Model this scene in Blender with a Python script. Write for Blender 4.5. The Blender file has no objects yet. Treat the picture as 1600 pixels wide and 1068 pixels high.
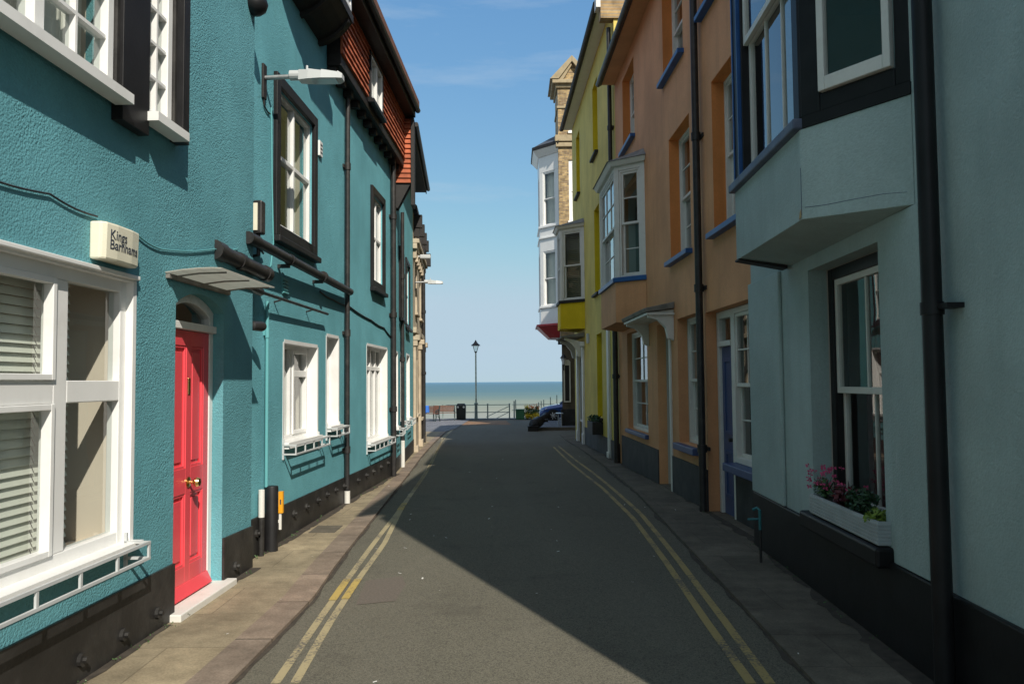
import bpy, bmesh, math, random
from mathutils import Vector, Matrix
R = math.radians
random.seed(7)
sc = bpy.context.scene
C = sc.collection
EYE = Vector((0, 0, 1.7))
FOC = 1244.0
CR = Matrix.Rotation(R(92.853), 3, 'X') @ Matrix.Rotation(R(-0.5), 3, 'Z')
SUN = Vector((1.0, -2.3, 2.05)).normalized()


def ray(px, py):
    return CR @ Vector(((px - 800) / FOC, (534 - py) / FOC, -1.0))


def gz(y):
    """height of the pavement level along the street: level, then falling towards the sea"""
    if y < 7: return 0.0
    if y < 13: return -0.015 * (y - 7) ** 2 / 12
    return -0.045 - 0.015 * (min(y, 50) - 13)


def on_ground(px, py, dz=0.0):
    d = ray(px, py); z = dz
    for _ in range(12):
        k = (z - EYE.z) / d.z
        z = gz(d.y * k) + dz
    return EYE + d * k


def at_y(px, py, Y):
    d = ray(px, py)
    return EYE + d * (Y / d.y)


# ------------------------------------------------------------------ materials
def nodes(name):
    m = bpy.data.materials.new(name); m.use_nodes = True
    nt = m.node_tree; nt.nodes.clear()
    return m, nt, nt.nodes.new, nt.links.new


def mat(name, col, rough=0.6, var=0.12, vscale=1.5, bump=0.0, bscale=60.0, bdist=0.004, metal=0.0, spec=0.4,
        dirt=0.0, dirtcol=(0.05, 0.045, 0.04), dscale=2.5, streak=False, coat=0.0):
    """plain paint / stone with patchy tone, optional grain bump and blotches of dirt"""
    m, nt, N, L = nodes(name)
    out = N('ShaderNodeOutputMaterial'); b = N('ShaderNodeBsdfPrincipled'); L(b.outputs[0], out.inputs[0])
    g = N('ShaderNodeNewGeometry'); pos = g.outputs['Position']
    n1 = N('ShaderNodeTexNoise'); n1.inputs['Scale'].default_value = vscale; n1.inputs['Detail'].default_value = 6
    L(pos, n1.inputs['Vector'])
    mr = N('ShaderNodeMapRange'); mr.inputs[1].default_value = 0.3; mr.inputs[2].default_value = 0.7
    mr.inputs[3].default_value = 1 - var; mr.inputs[4].default_value = 1 + var
    L(n1.outputs[0], mr.inputs[0])
    mul = N('ShaderNodeMix'); mul.data_type = 'RGBA'; mul.blend_type = 'MULTIPLY'; mul.inputs[0].default_value = 1
    mul.inputs[6].default_value = (*col, 1); L(mr.outputs[0], mul.inputs[7])
    last = mul.outputs[2]
    if dirt > 0:
        v = pos
        if streak:
            mp = N('ShaderNodeMapping'); mp.inputs['Scale'].default_value = (1, 1, 0.12); L(pos, mp.inputs[0]); v = mp.outputs[0]
        n2 = N('ShaderNodeTexNoise'); n2.inputs['Scale'].default_value = dscale; n2.inputs['Detail'].default_value = 8
        n2.inputs['Roughness'].default_value = 0.65; L(v, n2.inputs['Vector'])
        m2 = N('ShaderNodeMapRange'); m2.inputs[1].default_value = 0.5; m2.inputs[2].default_value = 0.72
        m2.inputs[3].default_value = 0; m2.inputs[4].default_value = dirt; L(n2.outputs[0], m2.inputs[0])
        mx = N('ShaderNodeMix'); mx.data_type = 'RGBA'; L(m2.outputs[0], mx.inputs[0]); L(last, mx.inputs[6])
        mx.inputs[7].default_value = (*dirtcol, 1); last = mx.outputs[2]
    L(last, b.inputs['Base Color'])
    b.inputs['Roughness'].default_value = rough; b.inputs['Metallic'].default_value = metal
    b.inputs['Specular IOR Level'].default_value = spec; b.inputs['Coat Weight'].default_value = coat
    if bump > 0:
        n3 = N('ShaderNodeTexNoise'); n3.inputs['Scale'].default_value = bscale; n3.inputs['Detail'].default_value = 4
        n3.inputs['Roughness'].default_value = 0.6; L(pos, n3.inputs['Vector'])
        bp = N('ShaderNodeBump'); bp.inputs['Strength'].default_value = bump; bp.inputs['Distance'].default_value = bdist
        L(n3.outputs[0], bp.inputs['Height']); L(bp.outputs[0], b.inputs['Normal'])
    return m


def stucco(name, col, coarse=0.8, patch=True):
    """painted pebbly render: grain, trowel marks, faded and chalky patches, small pale scuffs"""
    m, nt, N, L = nodes(name)
    out = N('ShaderNodeOutputMaterial'); b = N('ShaderNodeBsdfPrincipled'); L(b.outputs[0], out.inputs[0])
    pos = N('ShaderNodeNewGeometry').outputs['Position']
    def noise(s, d=5, r=0.55, v=pos):
        n = N('ShaderNodeTexNoise'); n.inputs['Scale'].default_value = s; n.inputs['Detail'].default_value = d
        n.inputs['Roughness'].default_value = r; L(v, n.inputs['Vector']); return n.outputs[0]
    def rng(x, a, c, lo, hi):
        r = N('ShaderNodeMapRange'); r.inputs[1].default_value = a; r.inputs[2].default_value = c
        r.inputs[3].default_value = lo; r.inputs[4].default_value = hi; L(x, r.inputs[0]); return r.outputs[0]
    def mixc(f, a, c, mode='MIX'):
        x = N('ShaderNodeMix'); x.data_type = 'RGBA'; x.blend_type = mode
        if isinstance(f, float): x.inputs[0].default_value = f
        else: L(f, x.inputs[0])
        for i, q in ((6, a), (7, c)):
            if isinstance(q, tuple): x.inputs[i].default_value = (*q, 1)
            else: L(q, x.inputs[i])
        return x.outputs[2]
    c = mixc(rng(noise(0.9, 6, 0.6), 0.35, 0.65, 0.0, 1.0), tuple(v * 0.84 for v in col), tuple(min(1, v * 1.1) + 0.01 for v in col))
    c = mixc(rng(noise(45, 3), 0.3, 0.7, 0.0, 0.35), c, tuple(v * 0.7 for v in col))
    mp = N('ShaderNodeMapping'); mp.inputs['Scale'].default_value = (5, 5, 0.5); L(pos, mp.inputs[0])
    c = mixc(rng(noise(1.0, 6, 0.6, mp.outputs[0]), 0.52, 0.75, 0.0, 0.22 if patch else 0.4), c, tuple(v * 0.62 + 0.01 for v in col))
    mp2 = N('ShaderNodeMapping'); mp2.inputs['Scale'].default_value = (14, 14, 2.2); L(pos, mp2.inputs[0])
    c = mixc(rng(noise(1.0, 4, 0.5, mp2.outputs[0]), 0.76, 0.8, 0.0, 0.35), c, tuple(v * 0.5 + 0.3 for v in col))
    L(c, b.inputs['Base Color']); b.inputs['Roughness'].default_value = 0.75; b.inputs['Specular IOR Level'].default_value = 0.25
    h1 = noise(52, 4, 0.6); h2 = noise(9, 3)
    h3 = rng(noise(1.3, 3), 0.45, 0.62, 0.5, 1.0) if patch else None
    a = N('ShaderNodeMath'); a.operation = 'MULTIPLY_ADD'; L(h2, a.inputs[0]); a.inputs[1].default_value = 0.6; L(h1, a.inputs[2])
    vo = N('ShaderNodeTexVoronoi'); vo.inputs['Scale'].default_value = 75; L(pos, vo.inputs['Vector']); a2 = N('ShaderNodeMath'); a2.operation = 'MULTIPLY_ADD'; L(vo.outputs['Distance'], a2.inputs[0]); a2.inputs[1].default_value = -0.45; L(a.outputs[0], a2.inputs[2])
    bp = N('ShaderNodeBump'); bp.inputs['Distance'].default_value = 0.016
    L(a2.outputs[0], bp.inputs['Height'])
    if h3:
        q = N('ShaderNodeMath'); q.operation = 'MULTIPLY'; L(h3, q.inputs[0]); q.inputs[1].default_value = coarse; L(q.outputs[0], bp.inputs['Strength'])
    else: bp.inputs['Strength'].default_value = coarse
    L(bp.outputs[0], b.inputs['Normal'])
    return m


def glassmat(name, tint=(0.86, 0.9, 0.88), ior=1.5):
    m, nt, N, L = nodes(name)
    out = N('ShaderNodeOutputMaterial'); mx = N('ShaderNodeMixShader'); L(mx.outputs[0], out.inputs[0])
    ge = N('ShaderNodeNewGeometry'); dt = N('ShaderNodeVectorMath'); dt.operation = 'DOT_PRODUCT'; L(ge.outputs['True Normal'], dt.inputs[0]); L(ge.outputs['Incoming'], dt.inputs[1])
    def mth(op, a, b=None):
        q = N('ShaderNodeMath'); q.operation = op
        for i, v in enumerate((a, b)):
            if v is None: continue
            if isinstance(v, (int, float)): q.inputs[i].default_value = v
            else: L(v, q.inputs[i])
        return q.outputs[0]
    f = mth('POWER', mth('SUBTRACT', 1.0, mth('ABSOLUTE', dt.outputs['Value'])), 5)
    L(mth('MINIMUM', mth('ADD', mth('MULTIPLY', f, 1.5), 0.075), 1.0), mx.inputs[0])
    t = N('ShaderNodeBsdfTransparent'); t.inputs[0].default_value = (*tint, 1)
    g = N('ShaderNodeBsdfGlossy'); g.inputs['Roughness'].default_value = 0.0
    n = N('ShaderNodeTexNoise'); n.inputs['Scale'].default_value = 1.8; n.inputs['Detail'].default_value = 1
    L(N('ShaderNodeNewGeometry').outputs['Position'], n.inputs['Vector'])
    bp = N('ShaderNodeBump'); bp.inputs['Strength'].default_value = 0.06; bp.inputs['Distance'].default_value = 0.05
    L(n.outputs[0], bp.inputs['Height']); L(bp.outputs[0], g.inputs['Normal'])
    L(t.outputs[0], mx.inputs[1]); L(g.outputs[0], mx.inputs[2])
    return m


def brickmat(name, c1, c2, mortar, bw=0.225, bh=0.075, axis='Y', rough=0.85, mort=0.01, offset=0.5, bump=0.5):
    """brick or tile courses laid in metres on a wall running along the given axis"""
    m, nt, N, L = nodes(name)
    out = N('ShaderNodeOutputMaterial'); b = N('ShaderNodeBsdfPrincipled'); L(b.outputs[0], out.inputs[0])
    pos = N('ShaderNodeNewGeometry').outputs['Position']
    sp = N('ShaderNodeSeparateXYZ'); L(pos, sp.inputs[0]); cb = N('ShaderNodeCombineXYZ')
    L(sp.outputs[1 if axis == 'Y' else 0], cb.inputs[0]); L(sp.outputs[2], cb.inputs[1])
    t = N('ShaderNodeTexBrick'); L(cb.outputs[0], t.inputs['Vector'])
    t.inputs['Color1'].default_value = (*c1, 1); t.inputs['Color2'].default_value = (*c2, 1); t.inputs['Mortar'].default_value = (*mortar, 1)
    t.inputs['Scale'].default_value = 1; t.inputs['Brick Width'].default_value = bw; t.inputs['Row Height'].default_value = bh
    t.inputs['Mortar Size'].default_value = mort; t.inputs['Bias'].default_value = 0.0; t.offset = offset
    n = N('ShaderNodeTexNoise'); n.inputs['Scale'].default_value = 5; n.inputs['Detail'].default_value = 7; L(pos, n.inputs['Vector'])
    mr = N('ShaderNodeMapRange'); mr.inputs[1].default_value = 0.3; mr.inputs[2].default_value = 0.7; mr.inputs[3].default_value = 0.6; mr.inputs[4].default_value = 1.3
    L(n.outputs[0], mr.inputs[0])
    mu = N('ShaderNodeMix'); mu.data_type = 'RGBA'; mu.blend_type = 'MULTIPLY'; mu.inputs[0].default_value = 1
    L(t.outputs[0], mu.inputs[6]); L(mr.outputs[0], mu.inputs[7]); L(mu.outputs[2], b.inputs['Base Color'])
    b.inputs['Roughness'].default_value = rough
    bp = N('ShaderNodeBump'); bp.inputs['Strength'].default_value = bump; bp.inputs['Distance'].default_value = 0.01; bp.invert = True
    L(t.outputs['Fac'], bp.inputs['Height']); L(bp.outputs[0], b.inputs['Normal'])
    return m


def leafmat(name, c):
    m = mat(name, c, 0.55, 0.35, 30)
    return m


M = {}
M['teal'] = stucco('teal_render', (0.127, 0.355, 0.405), 0.75)
M['teal_smooth'] = stucco('teal_render_smooth', (0.15, 0.43, 0.49), 0.5)
M['tealpaint'] = mat('teal_gloss_paint', (0.12, 0.36, 0.38), 0.45, 0.1)
M['white'] = mat('white_window_paint', (0.78, 0.78, 0.76), 0.35, 0.04, 3, dirt=0.15, dirtcol=(0.4, 0.38, 0.33), dscale=5)
M['oldwhite'] = mat('weathered_white_paint', (0.7, 0.69, 0.64), 0.5, 0.08, 4, dirt=0.35, dirtcol=(0.33, 0.3, 0.25), dscale=4)
M['black'] = mat('black_gloss_paint', (0.014, 0.014, 0.015), 0.45, 0.25, 5, bump=0.2, bscale=30, spec=0.22)
M['plinth'] = mat('black_bitumen_plinth', (0.022, 0.021, 0.02), 0.5, 0.3, 3, bump=0.5, bscale=25, bdist=0.006, dirt=0.35, dirtcol=(0.09, 0.085, 0.075), dscale=3)
M['plinth_worn'] = mat('dark_grey_plinth', (0.035, 0.038, 0.042), 0.7, 0.3, 3, bump=0.4, bscale=25, bdist=0.006, dirt=0.35, dirtcol=(0.09, 0.085, 0.075), dscale=3)
M['red'] = mat('coral_red_door_paint', (0.8, 0.085, 0.105), 0.25, 0.05, 3, coat=0.3)
M['brass'] = mat('polished_brass', (0.75, 0.52, 0.2), 0.22, 0.1, 20, metal=1.0)
M['steel'] = mat('galvanised_steel', (0.45, 0.46, 0.46), 0.45, 0.15, 15, metal=0.8)
M['lampgrey'] = mat('pale_grey_lamp_housing', (0.5, 0.52, 0.52), 0.4, 0.05)
M['rail'] = mat('pale_grey_rail_paint', (0.5, 0.52, 0.52), 0.4, 0.08, 6)
M['pvc'] = mat('black_plastic_pipe', (0.025, 0.024, 0.024), 0.42, 0.3, 6, dirt=0.25, dirtcol=(0.12, 0.1, 0.08), dscale=9)
M['cream'] = mat('cream_plastic', (0.74, 0.71, 0.56), 0.4, 0.04, 4, dirt=0.2, dirtcol=(0.45, 0.42, 0.33), dscale=5)
M['ink'] = mat('grey_blue_print', (0.05, 0.06, 0.08), 0.6, 0.02)
M['glass'] = glassmat('window_glass')
M['canopyglass'] = None
M['darkblind'] = mat('olive_slatted_blind', (0.16, 0.15, 0.09), 0.5, 0.1)
M['tapblue'] = mat('dull_turquoise_paint', (0.03, 0.17, 0.19), 0.5, 0.15)
M['blind'] = mat('cream_slatted_blind', (0.84, 0.83, 0.75), 0.6, 0.04)
M['curtain'] = mat('pale_curtain_cloth', (0.72, 0.7, 0.64), 0.9, 0.06, 4)
M['dimcurtain'] = mat('grey_curtain_cloth', (0.42, 0.42, 0.4), 0.9, 0.1, 4)
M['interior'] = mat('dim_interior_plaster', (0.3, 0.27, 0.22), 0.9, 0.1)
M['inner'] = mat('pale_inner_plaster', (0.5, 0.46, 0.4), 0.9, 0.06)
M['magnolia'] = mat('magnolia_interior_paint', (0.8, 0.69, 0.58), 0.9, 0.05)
M['tile'] = mat('terracotta_hanging_tile', (0.4, 0.11, 0.05), 0.8, 0.3, 5, bump=0.3, bscale=40, dirt=0.35, dirtcol=(0.2, 0.06, 0.03), dscale=6)
M['roof'] = mat('brown_roof_tile', (0.16, 0.075, 0.05), 0.85, 0.3, 5, bump=0.5, bscale=20)
M['slate'] = mat('dark_slate', (0.06, 0.065, 0.075), 0.6, 0.25, 5)
M['timber'] = mat('black_stained_timber', (0.016, 0.014, 0.013), 0.6, 0.3, 6, bump=0.4, bscale=30)
M['stone'] = mat('cream_limestone', (0.46, 0.39, 0.29), 0.85, 0.2, 3, bump=0.4, bscale=25, dirt=0.35, dirtcol=(0.22, 0.18, 0.13), dscale=3, streak=True)
M['aqua'] = stucco('grey_blue_render', (0.385, 0.485, 0.475), 0.28, False)
M['orange'] = stucco('peach_orange_render', (0.7, 0.345, 0.165), 0.3, False)
M['orange2'] = stucco('orange_reveal_render', (0.76, 0.27, 0.075), 0.25, False)
M['yellow'] = stucco('lemon_yellow_render', (0.7, 0.56, 0.14), 0.3, False)
M['yellow2'] = stucco('strong_yellow_reveal', (0.8, 0.58, 0.012), 0.25, False)  # deeper copy of wall yellow; sky reflection on the face put into colour difference
M['blue'] = mat('mid_blue_sill_paint', (0.02, 0.09, 0.27), 0.4, 0.15, 5)
M['navy'] = mat('navy_door_paint', (0.05, 0.085, 0.2), 0.4, 0.1, 4)
M['sillgrey'] = mat('worn_grey_blue_sill_paint', (0.09, 0.11, 0.17), 0.5, 0.3, 6, dirt=0.4, dirtcol=(0.2, 0.2, 0.2), dscale=8)
M['lead'] = mat('weathered_lead_roof', (0.2, 0.19, 0.17), 0.7, 0.3, 6, dirt=0.4, dirtcol=(0.12, 0.12, 0.06), dscale=7)
M['brick'] = brickmat('buff_brick', (0.46, 0.32, 0.14), (0.17, 0.11, 0.06), (0.27, 0.22, 0.15), axis='X')
M['brickside'] = brickmat('buff_brick_side', (0.5, 0.35, 0.16), (0.32, 0.2, 0.09), (0.3, 0.26, 0.2), axis='Y')
M['hotelstone'] = mat('sooty_sandstone', (0.36, 0.29, 0.18), 0.85, 0.25, 3, bump=0.4, bscale=25, dirt=0.6, dirtcol=(0.1, 0.08, 0.05), dscale=3)
M['redcorbel'] = mat('crimson_paint', (0.4, 0.02, 0.025), 0.45, 0.1)
M['pub'] = mat('dark_brown_render', (0.12, 0.095, 0.06), 0.8, 0.25, 3, bump=0.4, bscale=20)
M['dark'] = mat('matt_dark', (0.02, 0.02, 0.02), 0.8, 0.2)
M['sign'] = mat('black_notice_board', (0.02, 0.018, 0.017), 0.4, 0.1)
M['gold'] = mat('faded_gold_lettering', (0.22, 0.17, 0.1), 0.5, 0.1)
M['orangepaint'] = mat('amber_sign_plate', (0.75, 0.34, 0.02), 0.4, 0.05)
M['benchwood'] = mat('reddish_brown_bench_slat', (0.13, 0.06, 0.04), 0.6, 0.25, 9)
M['iron'] = mat('dark_green_cast_iron', (0.02, 0.035, 0.035), 0.5, 0.2, 9)
M['binblack'] = mat('black_bin_plastic', (0.012, 0.018, 0.018), 0.4, 0.1)
M['railgreen'] = mat('grey_green_railing_paint', (0.2, 0.25, 0.23), 0.5, 0.2, 8)
M['post'] = mat('worn_pale_green_post_paint', (0.34, 0.4, 0.32), 0.5, 0.3, 9, dirt=0.5, dirtcol=(0.6, 0.58, 0.5), dscale=6)
M['carblue'] = mat('metallic_blue_car_paint', (0.02, 0.07, 0.25), 0.25, 0.05, 3, metal=0.4, coat=1.0)
M['carglass'] = mat('dark_car_glass', (0.02, 0.025, 0.03), 0.05, 0.05, spec=0.8)
M['tyre'] = mat('black_tyre_rubber', (0.015, 0.015, 0.015), 0.8, 0.1)
M['alloy'] = mat('silver_alloy', (0.6, 0.6, 0.62), 0.3, 0.05, metal=0.9)
M['lens'] = mat('clear_lamp_lens', (0.6, 0.62, 0.64), 0.1, 0.05, spec=0.8)
M['bluecloth'] = mat('bright_blue_cloth', (0.04, 0.16, 0.55), 0.85, 0.15, 12)
M['greenbox'] = mat('green_planter_paint', (0.03, 0.12, 0.05), 0.5, 0.15, 6)
M['soil'] = mat('dark_potting_soil', (0.03, 0.022, 0.015), 0.95, 0.3, 30)
M['leaf'] = leafmat('mid_green_leaf', (0.05, 0.11, 0.03))
M['leafdark'] = leafmat('dark_green_leaf', (0.02, 0.06, 0.02))
M['leaflime'] = leafmat('lime_green_leaf', (0.16, 0.24, 0.03))
M['leafred'] = leafmat('dark_red_leaf', (0.1, 0.015, 0.02))
M['pink'] = leafmat('pink_petal', (0.6, 0.075, 0.19))
M['yellowpetal'] = leafmat('yellow_petal', (0.75, 0.55, 0.03))
M['orangepetal'] = leafmat('orange_petal', (0.75, 0.2, 0.03))
M['boxmetal'] = mat('pale_grey_ribbed_planter', (0.42, 0.46, 0.47), 0.45, 0.1, 6)
M['whitesteel'] = mat('brushed_table_top', (0.5, 0.52, 0.55), 0.3, 0.05, metal=0.5)
M['cannon'] = mat('black_painted_iron', (0.012, 0.012, 0.013), 0.5, 0.3, 8)


def canopy_mat():
    m, nt, N, L = nodes('frosted_canopy_sheet')
    out = N('ShaderNodeOutputMaterial'); mx = N('ShaderNodeMixShader'); L(mx.outputs[0], out.inputs[0])
    t = N('ShaderNodeBsdfTranslucent'); t.inputs[0].default_value = (0.75, 0.75, 0.7, 1)
    d = N('ShaderNodeBsdfPrincipled'); d.inputs['Base Color'].default_value = (0.5, 0.49, 0.44, 1); d.inputs['Roughness'].default_value = 0.35
    L(t.outputs[0], mx.inputs[1]); L(d.outputs[0], mx.inputs[2]); mx.inputs[0].default_value = 0.45
    return m
M['canopyglass'] = canopy_mat()


# ------------------------------------------------------------------ mesh helpers
WL = {}


class MB:
    def __init__(s): s.v = []; s.f = []; s.mi = {}

    def face(s, pts):
        n = len(s.v); s.v += [Vector(p) for p in pts]; s.f.append(list(range(n, n + len(pts)))); return s

    def hexa(s, b, t):
        n = len(s.v); s.v += [Vector(p) for p in b] + [Vector(p) for p in t]; k = len(b)
        s.f.append([n + i for i in range(k)][::-1]); s.f.append([n + k + i for i in range(k)])
        for i in range(k):
            j = (i + 1) % k; s.f.append([n + i, n + j, n + k + j, n + k + i])
        return s

    def prism(s, poly, vec):
        vec = Vector(vec); return s.hexa(poly, [Vector(p) + vec for p in poly])

    def box(s, x0, x1, y0, y1, z0, z1):
        return s.hexa([(x0, y0, z0), (x1, y0, z0), (x1, y1, z0), (x0, y1, z0)], [(x0, y0, z1), (x1, y0, z1), (x1, y1, z1), (x0, y1, z1)])

    def bar(s, a, b, w, h, up=(0, 0, 1)):
        a = Vector(a); b = Vector(b); d = (b - a).normalized(); up = Vector(up)
        x = d.cross(up)
        if x.length < 1e-4: x = d.cross(Vector((1, 0, 0)))
        x.normalize(); y = x.cross(d); q = [x * w / 2 + y * h / 2, -x * w / 2 + y * h / 2, -x * w / 2 - y * h / 2, x * w / 2 - y * h / 2]
        return s.hexa([a + k for k in q], [b + k for k in q])

    def tube(s, pts, r, n=10, cap=True):
        pts = [Vector(p) for p in pts]; rs = r if isinstance(r, (list, tuple)) else [r] * len(pts)
        rings = []; prev = None
        for i, p in enumerate(pts):
            d = (pts[min(i + 1, len(pts) - 1)] - pts[max(i - 1, 0)]).normalized()
            if prev is None:
                x = d.cross(Vector((0, 0, 1)))
                if x.length < 1e-3: x = d.cross(Vector((1, 0, 0)))
            else: x = prev - d * prev.dot(d)
            x.normalize(); prev = x; y = d.cross(x); base = len(s.v)
            s.v += [p + (x * math.cos(2 * math.pi * k / n) + y * math.sin(2 * math.pi * k / n)) * rs[i] for k in range(n)]
            rings.append(base)
        for a, b in zip(rings, rings[1:]):
            for k in range(n): s.f.append([a + k, a + (k + 1) % n, b + (k + 1) % n, b + k])
        if cap:
            s.f.append([rings[0] + k for k in range(n)][::-1]); s.f.append([rings[-1] + k for k in range(n)])
        return s

    def lathe(s, base, prof, n=16, axis=(0, 0, 1)):
        base = Vector(base); ax = Vector(axis).normalized()
        return s.tube([base + ax * h for r, h in prof], [max(r, 1e-4) for r, h in prof], n)

    def blob(s, c, r, n=8, sz=1.0):
        c = Vector(c); k = 6
        return s.tube([c + Vector((0, 0, -r * sz * math.cos(math.pi * i / k))) for i in range(k + 1)], [max(r * math.sin(math.pi * i / k), 1e-4) for i in range(k + 1)], n)

    def build(s, name, m, parent=None, smooth=False, bevel=0.0, loc=None):
        me = bpy.data.meshes.new(name)
        if parent is not None: o0 = WL[parent.name]
        elif loc is not None: o0 = Vector(loc)
        else:
            xs = [v.x for v in s.v]; ys = [v.y for v in s.v]
            o0 = Vector(((min(xs) + max(xs)) / 2, (min(ys) + max(ys)) / 2, min(v.z for v in s.v)))
        me.from_pydata([v - o0 for v in s.v], [], s.f)
        bm = bmesh.new(); bm.from_mesh(me)
        bmesh.ops.recalc_face_normals(bm, faces=bm.faces[:]); bm.to_mesh(me); bm.free()
        for q in (m if isinstance(m, (list, tuple)) else [m]): me.materials.append(q)
        for k, q in s.mi.items(): me.polygons[k].material_index = q
        if smooth:
            for p in me.polygons: p.use_smooth = True
        o = bpy.data.objects.new(name, me); C.objects.link(o)
        if parent is not None: o.parent = parent
        else: o.location = o0
        WL[o.name] = o0
        if smooth:
            me.set_sharp_from_angle(angle=R(40))
        if bevel:
            b = o.modifiers.new('bevel', 'BEVEL'); b.width = bevel; b.segments = 2; b.limit_method = 'ANGLE'; b.angle_limit = R(40)
        return o


def thing(name, label, cat, loc, group=None):
    o = bpy.data.objects.new(name, None); C.objects.link(o); o.location = loc; WL[o.name] = Vector(loc)
    o.empty_display_size = 0.2
    return tag(o, label, cat, group)


def tag(o, label, cat, group=None):
    o['label'] = label; o['category'] = cat
    if group: o['group'] = group
    return o


def struct(o, kind='structure'):
    o['kind'] = kind; return o


def dup(o, loc, label=None, rz=None):
    r = o.copy(); C.objects.link(r); r.location = loc; WL[r.name] = Vector(loc)
    if rz is not None: r.rotation_euler.z = rz
    if label: r['label'] = label
    for ch in list(o.children):
        c = ch.copy(); C.objects.link(c); c.parent = r
        for g in list(ch.children):
            d = g.copy(); C.objects.link(d); d.parent = c
    return r


class Wall:
    """a vertical plane along the street: a = metres along it, o = metres out towards the street, z up"""
    def __init__(s, p0, p1, side):
        s.P = Vector((p0[0], p0[1], 0)); d = Vector((p1[0] - p0[0], p1[1] - p0[1], 0)); s.len = d.length
        s.t = d.normalized(); s.n = Vector((s.t.y, -s.t.x, 0)) * side

    def p(s, a, o, z): return s.P + s.t * a + s.n * o + Vector((0, 0, z))

    def px(s, x, y, o=0.0):
        d = ray(x, y); q = s.P + s.n * o
        k = (q - EYE).dot(s.n) / d.dot(s.n); h = EYE + d * k
        return (h - s.P).dot(s.t), h.z

    def A(s, x, y=596, o=0.0): return s.px(x, y, o)[0]

    def Z(s, x, y, o=0.0): return s.px(x, y, o)[1]

    def box(s, mb, a0, a1, o0, o1, z0, z1):
        mb.hexa([s.p(a0, o0, z0), s.p(a1, o0, z0), s.p(a1, o1, z0), s.p(a0, o1, z0)], [s.p(a0, o0, z1), s.p(a1, o0, z1), s.p(a1, o1, z1), s.p(a0, o1, z1)]); return mb

    def B(s, *a): return s.box(MB(), *a)

    def quad(s, mb, a0, a1, o, z0, z1):
        mb.face([s.p(a0, o, z0), s.p(a1, o, z0), s.p(a1, o, z1), s.p(a0, o, z1)]); return mb

    def wall(s, mb, a0, a1, z0, z1, holes=(), th=0.28, rv=0.15):
        A = sorted({a0, a1} | {h[i] for h in holes for i in (0, 1)}); Zs = sorted({z0, z1} | {h[i] for h in holes for i in (2, 3)})
        A = [x for x in A if a0 - 1e-6 <= x <= a1 + 1e-6]; Zs = [x for x in Zs if z0 - 1e-6 <= x <= z1 + 1e-6]
        idx = {}
        def V(i, j, b):
            k = (i, j, b)
            if k not in idx: idx[k] = len(mb.v); mb.v.append(s.p(A[i], (0, -th, -rv)[b], Zs[j]))
            return idx[k]
        def solid(i, j):
            if i < 0 or j < 0 or i >= len(A) - 1 or j >= len(Zs) - 1: return False
            ca = (A[i] + A[i + 1]) / 2; cz = (Zs[j] + Zs[j + 1]) / 2
            return not any(h[0] < ca < h[1] and h[2] < cz < h[3] for h in holes)
        for i in range(len(A) - 1):
            for j in range(len(Zs) - 1):
                if not solid(i, j): continue
                mb.f.append([V(i, j, 0), V(i + 1, j, 0), V(i + 1, j + 1, 0), V(i, j + 1, 0)])
                mb.mi[len(mb.f)] = 1; mb.f.append([V(i, j, 1), V(i, j + 1, 1), V(i + 1, j + 1, 1), V(i + 1, j, 1)])
                for ni, nj, p_, q_ in ((i - 1, j, (i, j), (i, j + 1)), (i + 1, j, (i + 1, j), (i + 1, j + 1)), (i, j - 1, (i, j), (i + 1, j)), (i, j + 1, (i, j + 1), (i + 1, j + 1))):
                    if solid(ni, nj): continue
                    mb.f.append([V(*p_, 0), V(*q_, 0), V(*q_, 2), V(*p_, 2)])
                    mb.mi[len(mb.f)] = 1; mb.f.append([V(*p_, 2), V(*q_, 2), V(*q_, 1), V(*p_, 1)])
        return mb


def rect(W, x0, yt0, yb0, x1, yt1=None, yb1=None, o=0.0):
    """an upright rectangle on a wall from the corners of its far and near edge"""
    a0 = W.A(x0, (yt0 + yb0) / 2, o); a1 = W.A(x1, ((yt1 or yt0) + (yb1 or yb0)) / 2, o)
    zt = [W.Z(x0, yt0, o)] + ([W.Z(x1, yt1, o)] if yt1 else []); zb = [W.Z(x0, yb0, o)] + ([W.Z(x1, yb1, o)] if yb1 else [])
    return [min(a0, a1), max(a0, a1), sum(zb) / len(zb), sum(zt) / len(zt)]


def frame_mb(W, mb, a0, a1, z0, z1, o0, o1, fw, mull=(), trans=(), mw=0.05, fb=None):
    fb = fb or fw
    W.box(mb, a0, a0 + fw, o0, o1, z0, z1); W.box(mb, a1 - fw, a1, o0, o1, z0, z1)
    W.box(mb, a0 + fw, a1 - fw, o0, o1, z0, z0 + fb); W.box(mb, a0 + fw, a1 - fw, o0, o1, z1 - fw, z1)
    ms = sorted(a0 + (a1 - a0) * f for f in mull)
    for a in ms: W.box(mb, a - mw / 2, a + mw / 2, o0, o1, z0 + fb, z1 - fw)
    ed = [a0 + fw] + [q for a in ms for q in (a - mw / 2, a + mw / 2)] + [a1 - fw]
    for f in trans:
        z = z0 + (z1 - z0) * f
        for i in range(0, len(ed), 2): W.box(mb, ed[i], ed[i + 1], o0, o1, z - mw / 2, z + mw / 2)
    return mb


def drape(W, mb, a0, a1, o, z0, z1, amp=0.02, wl=0.09):
    n = max(6, int((a1 - a0) / wl * 8)); cols = []
    for i in range(n + 1):
        a = a0 + (a1 - a0) * i / n; q = o + amp * math.sin(2 * math.pi * (a - a0) / wl) * (0.7 + 0.3 * math.sin(a * 13))
        cols.append((a, q))
    b = len(mb.v)
    for a, q in cols: mb.v += [W.p(a, q, z0), W.p(a, q, z1)]
    for i in range(n): mb.f.append([b + 2 * i, b + 2 * i + 2, b + 2 * i + 3, b + 2 * i + 1])
    return mb


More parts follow.
